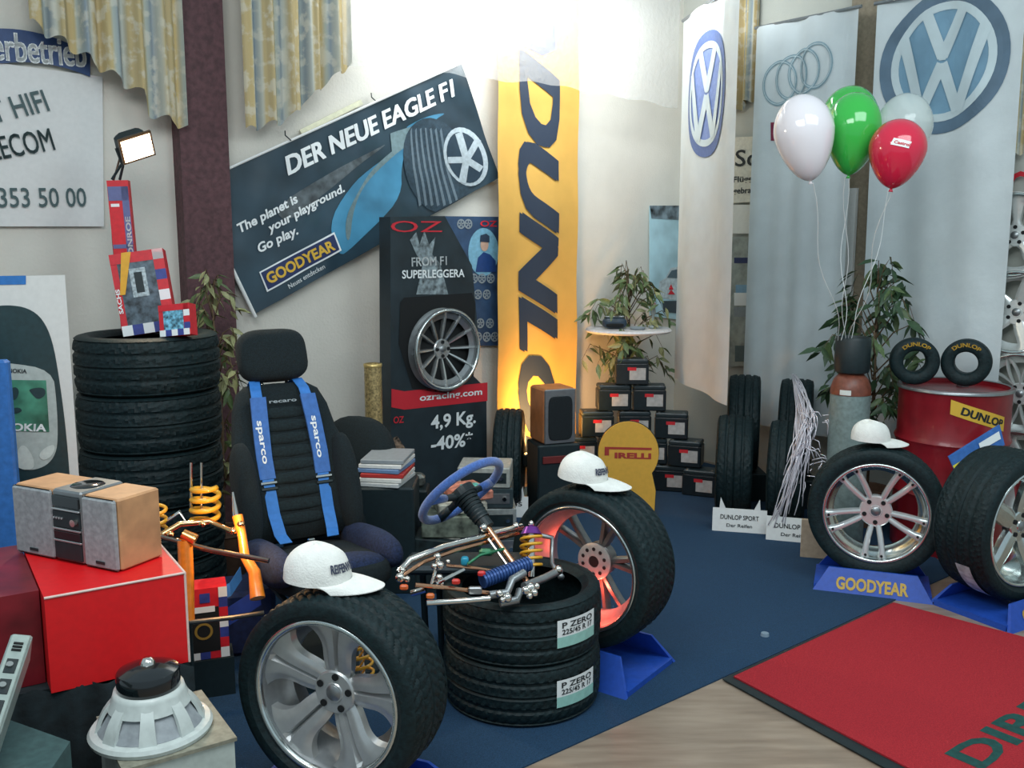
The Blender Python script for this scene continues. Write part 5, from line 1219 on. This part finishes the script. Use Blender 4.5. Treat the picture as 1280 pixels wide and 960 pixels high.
# ---------------------------------------------------------------- rear suspension parts on the left
t = thing('axle_assembly', 'orange and chrome rear axle parts with yellow coil spring, left of the seat', 'suspension', gp(265, 3.75))
def rp(nm, pts, r, m, n=10): return MB().tube([at(*p) for p in pts], r, n).build(nm, m, t, smooth='auto', world=True)
cA, cB = at(256, 654, 3.92), at(257, 607, 3.92); MB().coil(cA, cB, .055, .011, 3.7).build('coil_spring', yellow, t, smooth=True, world=True)
for x in (239, 252): rp('damper_rod', [(x, 640, 3.95), (x, 578, 3.95)], .006, chrome)
cA, cB = at(198, 672, 3.9), at(196, 628, 3.9); MB().coil(cA, cB, .035, .008, 3.5).build('coil_spring', yellow, t, smooth=True, world=True)
rp('chrome_arm', [(203, 668, 3.75), (225, 655, 3.8), (262, 652, 3.85), (288, 663, 3.82), (302, 660, 3.8)], .013, mat('warm_chrome', (240, 190, 130), .15, 1, var=0), 12)
rp('chrome_arm', [(203, 655, 3.9), (225, 640, 3.92), (232, 652, 3.9), (210, 662, 3.88)], .009, chrome)
rp('chrome_cone', [(291, 615, 3.82), (295, 645, 3.8)], [.004, .014], chrome, 12)
rp('orange_link', [(297, 645, 3.80), (303, 672, 3.76), (306, 695, 3.72), (318, 715, 3.66), (322, 748, 3.6)], [.022, .018, .02, .024, .03], orange, 14)
rp('orange_strut', [(231, 676, 3.55), (233, 720, 3.52), (234, 775, 3.48)], .028, orange, 16)
rp('strut_cap', [(228, 668, 3.55), (244, 676, 3.55)], [.022, .026], mat('copper_warm', (240, 170, 100), .2, .9, var=0), 14)
rp('cross_shaft', [(199, 671, 3.62), (265, 688, 3.6), (336, 701, 3.56)], .010, mat('dark_steel', (120, 116, 110), .3, .9), 10)
rp('ground_bar', [(236, 778, 3.55), (290, 772, 3.62), (330, 766, 3.66)], .010, MATS['dark_steel'], 10)
for x, y in ((291, 664), (301, 655), (222, 676), (291, 772), (213, 668), (253, 655)): MB().ell(at(x, y, 3.74), (.016, .012, .012)).build('joint', MATS['warm_chrome'], t, smooth=True, world=True)
gb = at(290, 775, 3.6); m_ = MB()
for x in (236, 330): p = at(x, 772, 3.6); m_.cyl((p.x, p.y, .01), (p.x, p.y, p.z), .012)
m_.build('frame_leg', black, t, world=True)
light('POINT', 'warm_work_light', at(290, 655, 3.66), 4, (1, .55, .22), None, .02)
# blue-dark block under
o = MB().rbox((0, 0, 0), (.30, .26, .30), .02, Matrix.Translation(gp(302, 4.22, .158)) @ Matrix.Rotation(.3, 4, 'Z')).build('crate', mat('crate_navy', (22, 40, 84), .7, var=.2)); tag(o, 'dark navy crate behind the orange axle parts', 'crate')
# checked spring box
c = gp(262, 3.78, .17); t = thing('spring_kit_box', 'red, white and blue checked spring kit box behind the orange strut', 'box', c, radians(20)); w, h, d = .155, .30, .12
MB().box((0, 0, h/2), (w, d, h)).build('carton', redbox, t); MB().box((0, 0, -.085), (w*1.2, d*1.2, .165)).build('support_block', black, t)
fpatch(t, -w/2, .02, w/2-.035, h-.08, d, dark); fpatch(t, -w/2+.015, h-.10, w/2-.05, h-.075, d, whitet, e=.004)
ringV = []
for k in range(7): fpatch(t, w/2-.034, k*.043, w/2, k*.043+.043, d, (whitet, redbox, bluebx)[k % 3], 'check_print', .003)
for k in range(3): fpatch(t, -w/2+k*.04, 0, -w/2+k*.04+.04, .03, d, (whitet, bluebx, redbox)[k % 3], 'check_print', .003)
fpatch(t, -.03, h-.06, .01, h-.02, d, bluebx); V = [(-.02+r*cos(a), -d/2-.004, .12+r*sin(a)) for a in [2*pi*i/24 for i in range(24)] for r in (.026, .036)]
mk('ring_print', V, [(2*i, 2*i+1, (2*i+3) % 48, (2*i+2) % 48) for i in range(24)], mat('gold_ring_print', (150, 120, 50), .5), t)

# ---------------------------------------------------------------- magazines and clutter in the middle
base = gp(486, 5.02); hh_ = at(480, 604, 4.97).z
t = thing('side_table', 'low dark box table under the pile of magazines', 'table', base); MB().rbox((0, 0, hh_/2), (.32, .3, hh_), .01).build('body', black, t)
cols = [(196, 200, 200), (222, 222, 216), (190, 60, 56), (110, 140, 180), (230, 230, 226), (150, 156, 160)]
for k in range(6):
    M = Matrix.Translation((base.x+.004*(k % 3), base.y+.004*k, hh_+.001+k*.024)) @ Matrix.Rotation(radians(-12+3*(k % 3)), 4, 'Z')
    o = MB().rbox((0, 0, .011), (.23, .29, .022), .003, M).build('magazine', mat('mag_%d' % k, cols[k], .4, var=.05))
    tag(o, ['thick white magazine with ribbed edge, lowest of the pile', 'white magazine, second from the bottom of the pile', 'red magazine in the middle of the pile', 'blue magazine just above the red one in the pile', 'white magazine, second from the top of the pile', 'grey magazine on top of the pile'][k], 'magazine', 'magazines beside the seat')
rnd = random.Random(4)
# boxes/amps right of the steering wheel
zs = 0; bx = gp(614, 5.45)
for k, (h_, c_, lb) in enumerate(((.20, (70, 84, 88), 'dark grey amplifier box, lowest of the pile behind the steering wheel'), (.14, (150, 156, 154), 'pale grey amplifier box, second of the pile behind the steering wheel'), (.12, (56, 70, 74), 'dark amplifier box, third of the pile behind the steering wheel'), (.12, (168, 172, 166), 'light grey box on top of the pile behind the steering wheel'))):
    t = thing('amplifier_box', lb, 'box', Vector((bx.x-.01*k, bx.y, zs)), radians(8-4*k), 'boxes behind the steering wheel'); MB().rbox((0, 0, h_/2), (.30, .26, h_-.002), .006).build('case', mat('amp_%d' % k, c_, .45, .2, var=.12), t)
    MB().rbox((0, -.132, h_/2), (.26, .004, h_*.5), .001).build('front_panel', black if k % 2 else silver_dark, t); MB().cyl((.10, -.134, h_/2), (.10, -.146, h_/2), .012).build('knob', chrome, t); zs += h_+.001
bx = gp(556, 5.0); zs = 0
for k, (w_, h_, c_, lb) in enumerate(((.34, .30, (26, 40, 42), 'black box, lowest of the heap between seat and cardboard display'), (.30, .12, (96, 104, 92), 'olive grey parts carton in the heap between seat and display'), (.26, .06, (150, 150, 138), 'pale open catalogue on the heap between seat and display'), (.20, .05, (190, 120, 100), 'reddish printed leaflet pile on top of the heap by the display'))):
    t = thing('parts_box', lb, 'box', Vector((bx.x+.04*k, bx.y+.02*k, zs)), radians(-15+14*k)); MB().rbox((0, 0, h_/2), (w_, .26, h_-.002), .006).build('body', mat('heap_%d' % k, c_, .6, var=.4, scale=24), t)
    MB().box((.03, -.02, h_+.0), (w_*.5, .14, .004)).build('cover_print', mat('heap_print_%d' % k, (180-30*k, 180, 170), .5, var=.4, scale=40), t); zs += h_+.004
q = at(506, 590, 5.5)
t = thing('engine_part', 'small shiny cast metal part beside the black heap boxes', 'part', gp(520, 5.6)); MB().rbox((0, 0, .2), (.16, .2, .4), .01).build('plinth', black, t); MB().rbox((0, 0, .44), (.12, .1, .08), .02).build('casting', mat('cast_metal', (130, 134, 130), .4, .7, var=.3), t); MB().cyl((-.03, -.02, .48), (-.03, -.02, .53), .025).build('port', silver, t)

# ---------------------------------------------------------------- narrow tyres on edge and white label holders
def holder(label, loc, rz, w, h, lines, d=.2):
    t = thing('label_holder', label, 'sign', loc, rz); V = [(-w/2, -d/2, 0), (w/2, -d/2, 0), (w/2, -d/2+.03, h), (-w/2, -d/2+.03, h), (-w/2, -d/2+.012, 0), (w/2, -d/2+.012, 0), (w/2, -d/2+.042, h), (-w/2, -d/2+.042, h)]
    mk('front_plate', V, [(0, 1, 2, 3), (7, 6, 5, 4), (0, 4, 5, 1), (1, 5, 6, 2), (2, 6, 7, 3), (3, 7, 4, 0)], white, t)
    for s_ in (-1, 1):
        V = [(s_*w*.32-.02, -d/2+.03, h), (s_*w*.32+.02, -d/2+.03, h), (s_*w*.36, -d/2+.036, h+.07), (s_*w*.32-.02, -d/2+.042, h), (s_*w*.32+.02, -d/2+.042, h), (s_*w*.36, -d/2+.046, h+.07)]
        mk('prong', V, [(0, 1, 2), (5, 4, 3), (0, 3, 4, 1), (1, 4, 5, 2), (2, 5, 3, 0)], white, t)
    MB().box((0, .02, .01), (w*.8, d*.8, .02)).build('foot', white, t)
    for k, (tx, hh2, ww) in enumerate(lines):
        ltext(tx, Matrix(((1, 0, 0, 0), (0, .2, -1, -d/2+.03*(.66-.34*k)-.004), (0, 1, .2, h*(.66-.34*k)), (0, 0, 0, 1))), ww, hh2, blackt, t, .01)
    return t
def edge_tyre(label, loc, rz, R, W, tilt=0, seg=128):
    t = thing('tyre', label, 'tyre', loc, rot=(0, 0, rz+pi/2)); prof, mod = tyre_geo(R, W, R*.68, seg, 46, 1.4); MB().lathe(prof, seg, 'Y', Matrix.Translation((0, 0, R)), closed=True, mod=mod).build('casing', rubber, t, smooth='auto'); return t
q = gp(637, 6.5); holder('small white label holder under the narrow tyre left of the yellow banner', q+Vector((0, -.12, 0)), radians(-3), .26, .14, (('225/45', .025, .18), ('R 17', .02, .1)), .2)
edge_tyre('narrow tyre standing on edge left of the wooden loudspeaker', q+Vector((0, .0, .03)), radians(-4), .34, .19)
for (px, Y, lb, l2, l3, tx, px2) in ((917, 6.2, 'white label holder under the left upright tyre pair', 'upright tyre nearer the viewer, left pair right of the batteries', 'taller upright tyre at the back of the left pair', 'DUNLOP SPORT', 926), (984, 6.0, 'white label holder under the ribbon-hung tyre pair', 'upright tyre nearer the viewer in the ribbon-hung pair', 'taller upright tyre at the back of the ribbon-hung pair', 'DUNLOP 2000', 990)):
    q = gp(px, Y); rz = -radians(14 if px < 950 else 18)
    holder(lb, q+Vector((0, -.16, 0)), rz, .34, .15, ((tx, .028, .24), ('Der Reifen', .020, .16)), .2); edge_tyre(l2, q+Vector((.03, .16, .02)), rz, .335, .235)
    q2 = gp(px2, Y+.62); t = edge_tyre(l3, q2+Vector((0, 0, .21)), rz, .345, .22)
    bb = MB().rbox((0, 0, .105), (.3, .3, .208), .01, Matrix.Translation(q2)).build('tyre_plinth', black); tag(bb, 'low black plinth behind the %s upright tyre' % ('left' if px < 950 else 'ribbon-hung'), 'plinth')
# ribbons of curled foil hanging over right pair
rt_ = gp(990, 6.02); rnd = random.Random(11); m_ = MB(); top = at(992, 468, 6.30)
t = thing('ribbon_bunch', 'bunch of curled white ribbons hanging over the right upright tyres', 'ribbons', Vector((top.x-.1, top.y-.3, .2)))
for k in range(46):
    a = rnd.gauss(0, 1); L = rnd.uniform(.35, 1); xe = -.20*L+rnd.gauss(0, .055)-(.02 if L > .7 else -.05*rnd.random()); P = []
    ze = top.z-.9*L
    for i in range(11):
        u = i/10; P.append(Vector((top.x+xe*u**1.1+.012*sin(u*9+k), 5.80+(top.y-5.80)*(1-min(1, u*2.0))**1.3-.02*sin(u*7+k*2), top.z+(ze-top.z)*u)))
    P = [p+Vector((0, 0, 0)) for p in P]
    m_ = MB().tube(P, .0032, 4); m_.build('ribbon', mat('ribbon_foil', (236, 232, 240), .25, .3, var=0), t, smooth=True, world=True)
for k in range(30):
    p = top+Vector((-.02-.15*rnd.random()+.15*rnd.random(), -.52+.02*rnd.random(), -.14-.5*rnd.random())); q = p+Vector((rnd.uniform(-.06, .10), -.02, rnd.uniform(-.09, .02))); MB().tube([p, (p+q)/2+Vector((.01, 0, .015)), q], .003, 4).build('ribbon', MATS['ribbon_foil'], t, smooth=True, world=True)
o = MB().rbox((0, 0, .12), (.20, .02, .235), .004, Matrix.Translation(gp(1022, 5.45)) @ Matrix.Rotation(radians(-15), 4, 'Z')).build('cardboard_sheet', mat('cardboard', (176, 158, 136), .8, var=.06)); tag(o, 'small tan cardboard sheet standing left of the twin-spoke chrome wheel', 'cardboard')

# ---------------------------------------------------------------- batteries
batm = mat('battery_case', (22, 34, 40), .35, var=.1); batl = mat('battery_label', (178, 180, 180), .5, var=.08)
def battery(label, px, Y, row, rz, dx=0):
    t = thing('car_battery', label, 'battery', gp(px, Y, row*.197+.001+(.006 if row == 0 else .006)), rz, 'pile of car batteries'); w, d, h = .245, .17, .19
    MB().rbox((0, 0, h*.41), (w, d, h*.82), .006).build('case', batm, t); MB().rbox((0, 0, h*.91), (w*.97, d*.96, h*.17), .008).build('lid', mat('battery_lid', (30, 44, 50), .4), t)
    fpatch(t, -.02, .035, .10, .125, d, batl, 'label'); fpatch(t, -.035, .105, .03, .130, d, redt, 'red_flash', .003)
    for x in (-.09, .09): MB().cyl((x, -.05, h*.99), (x, -.05, h*1.0+.004), .010, n=10).build('terminal', silver_dark, t)
    MB().tube([(-.11, -d/2-.002, h*.80), (-.11, -d/2-.014, h*.84), (.11, -d/2-.014, h*.84), (.11, -d/2-.002, h*.80)], .004, 6).build('handle', batm, t)
    return t
nmr = ['bottom row', 'second row', 'third row', 'fourth row', 'very top']
bt_ = [(0, 700, 7.10, 8, 'leftmost'), (0, 745, 7.10, 2, 'behind the yellow lobed sign'), (0, 791, 7.08, -6, 'right of the lobed sign foot'), (0, 838, 7.02, -14, 'second from the right end'), (0, 876, 6.88, -24, 'at the right end'),
       (1, 724, 7.12, 6, 'leftmost'), (1, 768, 7.10, 0, 'behind the top of the lobed sign'), (1, 813, 7.08, -8, 'just right of the lobed sign'), (1, 857, 6.98, -20, 'at the right end'),
       (2, 745, 7.12, 4, 'left one'), (2, 792, 7.12, -2, 'middle one'), (2, 839, 7.05, -12, 'right one'), (3, 766, 7.13, 2, 'left of the two'), (3, 811, 7.12, -6, 'right of the two'), (4, 789, 7.13, -3, '')]
for r_, px, Y, dg, w_ in bt_:
    battery(('black car battery, %s of the pile, %s' % (nmr[r_], w_)) if r_ < 4 else 'single black car battery on the very top of the pile', px, Y, r_, radians(dg))
# lobed yellow sign
q = gp(784, 6.35, .0); t = thing('lobed_sign', 'yellow figure-of-eight tyre sign with dark red lettering, standing before the batteries', 'sign', q, radians(-6)); s_ = 6.35/1200*1.0
P = []; 
def sg(px, py): return ((px-784)*s_*.985, at(784, py, 6.35).z)
out_ = []
for i in range(29):
    a = radians(-38)+radians(256)*i/28; out_.append((784+39*cos(a), 566-39*sin(a)))
left = [(752, 594), (750, 612), (752, 640), (754, 664)]; right = [(816, 664), (819, 640), (820, 612), (817, 598)]
pts = out_+left[1:]+right[:-1]; poly = [sg(*p) for p in pts]; poly = [(x, max(z, .006)) for x, z in poly]
MB().prism(poly, -.012, .012).build('board', mat('pirelli_yellow', (226, 172, 66), .5, var=.03), t); MB().box((0, .08, .01), (.2, .2, .016)).build('foot', black, t)
MB().prism([(x*1.02, z if z < .02 else z*1.006) for x, z in poly], .012, .018).build('dark_backing', black, t)
ltext('IRELLI', Matrix(((1, 0, 0, .03), (0, 0, -1, -.0145), (0, 1, 0, at(784, 569, 6.35).z), (0, 0, 0, 1))), .245, .036, mat('brick_print', (170, 56, 48), .5), t, .05)
zb_ = at(784, 560, 6.35).z
for V in ([(-.16, zb_-.052), (-.13, zb_-.052), (-.13, zb_-.008), (.155, zb_-.008), (.155, zb_+.008), (-.16, zb_+.008)],): mk('lettering_bar', [(x, -.0145, z) for x, z in V], [tuple(range(len(V)))], MATS['brick_print'], t)
# round table, device, bottle
q = gp(782, 7.42); t = thing('bar_table', 'round white high table with dark column behind the batteries', 'table', q); zt = at(782, 410, 7.42).z
MB().lathe([(0, zt-.03), (.32, zt-.03), (.335, zt-.015), (.32, zt), (0, zt)], 48).build('table_top', mat('table_white', (216, 214, 216), .35), t, smooth='auto'); MB().cyl((0, 0, .02), (0, 0, zt-.03), .035, n=20).build('column', black, t); MB().cyl((0, 0, .007), (0, 0, .03), .22, .2, 32).build('foot', black, t)
q2 = gp(768, 7.35, zt+.001); t = thing('radio', 'small dark oval radio on the round table', 'radio', q2); MB().ell((0, 0, .045), (.095, .05, .043), 3, 28, 14).build('body', mat('radio_blue', (44, 62, 78), .35), t, smooth=True); MB().rbox((0, .01, .092), (.15, .06, .012), .005).build('top_lid', silver_dark, t); MB().ell((0, -.035, .03), (.07, .02, .018), 3).build('grille', dark, t, smooth=True)
q2 = gp(816, 7.38, zt+.001); t = thing('trophy', 'slim clear statuette on the round table, right side', 'statuette', q2); MB().lathe([(0, 0), (.035, 0), (.03, .02), (.012, .03), (.01, .10), (.022, .12), (.016, .16), (0, .17)], 20).build('stem', mat('glass_grey', (150, 160, 160), .1, var=0, coat=.5), t, smooth=True); MB().ell((0, 0, .185), (.022, .022, .018)).build('head', mat('pink_glass', (190, 150, 150), .2, var=0), t, smooth=True)
q2 = gp(797, 7.30, zt+.001); t = thing('ash_tray', 'flat dark dish on the round table between radio and statuette', 'dish', q2); MB().lathe([(0, 0), (.05, 0), (.065, .018), (.06, .018), (.048, .006), (0, .006)], 24).build('dish', greyp, t, smooth=True)

# wooden loudspeaker on its stand + warm lamp behind
zc = at(690, 551, 6.45).z; q = gp(691, 6.45); t = thing('speaker_plinth', 'dark plinth under the wooden loudspeaker', 'plinth', q, radians(16)); MB().rbox((0, 0, zc/2), (.30, .26, zc), .01).build('body', black, t); MB().rbox((0, -.14, zc*.8), (.24, .01, .05), .003).build('shelf_edge', mat('shelf_red', (110, 36, 34), .5), t)
t = thing('loudspeaker', 'wooden loudspeaker with silver front and black grille, before the yellow banner', 'loudspeaker', q+Vector((0, 0, zc+.001)), radians(22)); hh3 = .375
MB().rbox((0, .02, hh3/2), (.235, .24, hh3), .012).build('cabinet', mat('cherry_wood', (176, 110, 66), .5, var=.12, scale=12), t); MB().rbox((0, -.105, hh3/2), (.228, .014, hh3-.004), .005).build('front_baffle', silver_dark, t)
MB().ell((.0, -.113, hh3*.47), (.088, .010, .150), 6, 32, 16).build('grille', mat('grille_black', (20, 28, 32), .9, var=.2, scale=200), t, smooth=True)
q = gp(664, 6.72); t = thing('flood_lamp', 'lit warm flood lamp low behind the wooden loudspeaker, shining on the yellow banner', 'lamp', q)
hd_ = q+Vector((.0, .0, .30)); MB().rbox(hd_-q, (.12, .08, .09), .01).build('housing', black, t); MB().box((0, .043, .30), (.10, .006, .07)).build('glowing_glass', mat('warm_glow', (255, 200, 120), .5, var=0, emit=(255, 170, 80), es=8), t); MB().tube([(0, 0, .01), (0, 0, .25)], .012, 8).build('stem', black, t); MB().cyl((0, 0, .007), (0, 0, .02), .07, n=20).build('foot', black, t)
light('SPOT', 'warm_flood', gp(690, 6.70, .50), 55, (1, .52, .16), PA().w(*PA().hit(685, 470)), .06, spot=120, blend=.8)
light('POINT', 'warm_flood_glow', gp(662, 6.86, .42), 9, (1, .5, .15), None, .04)
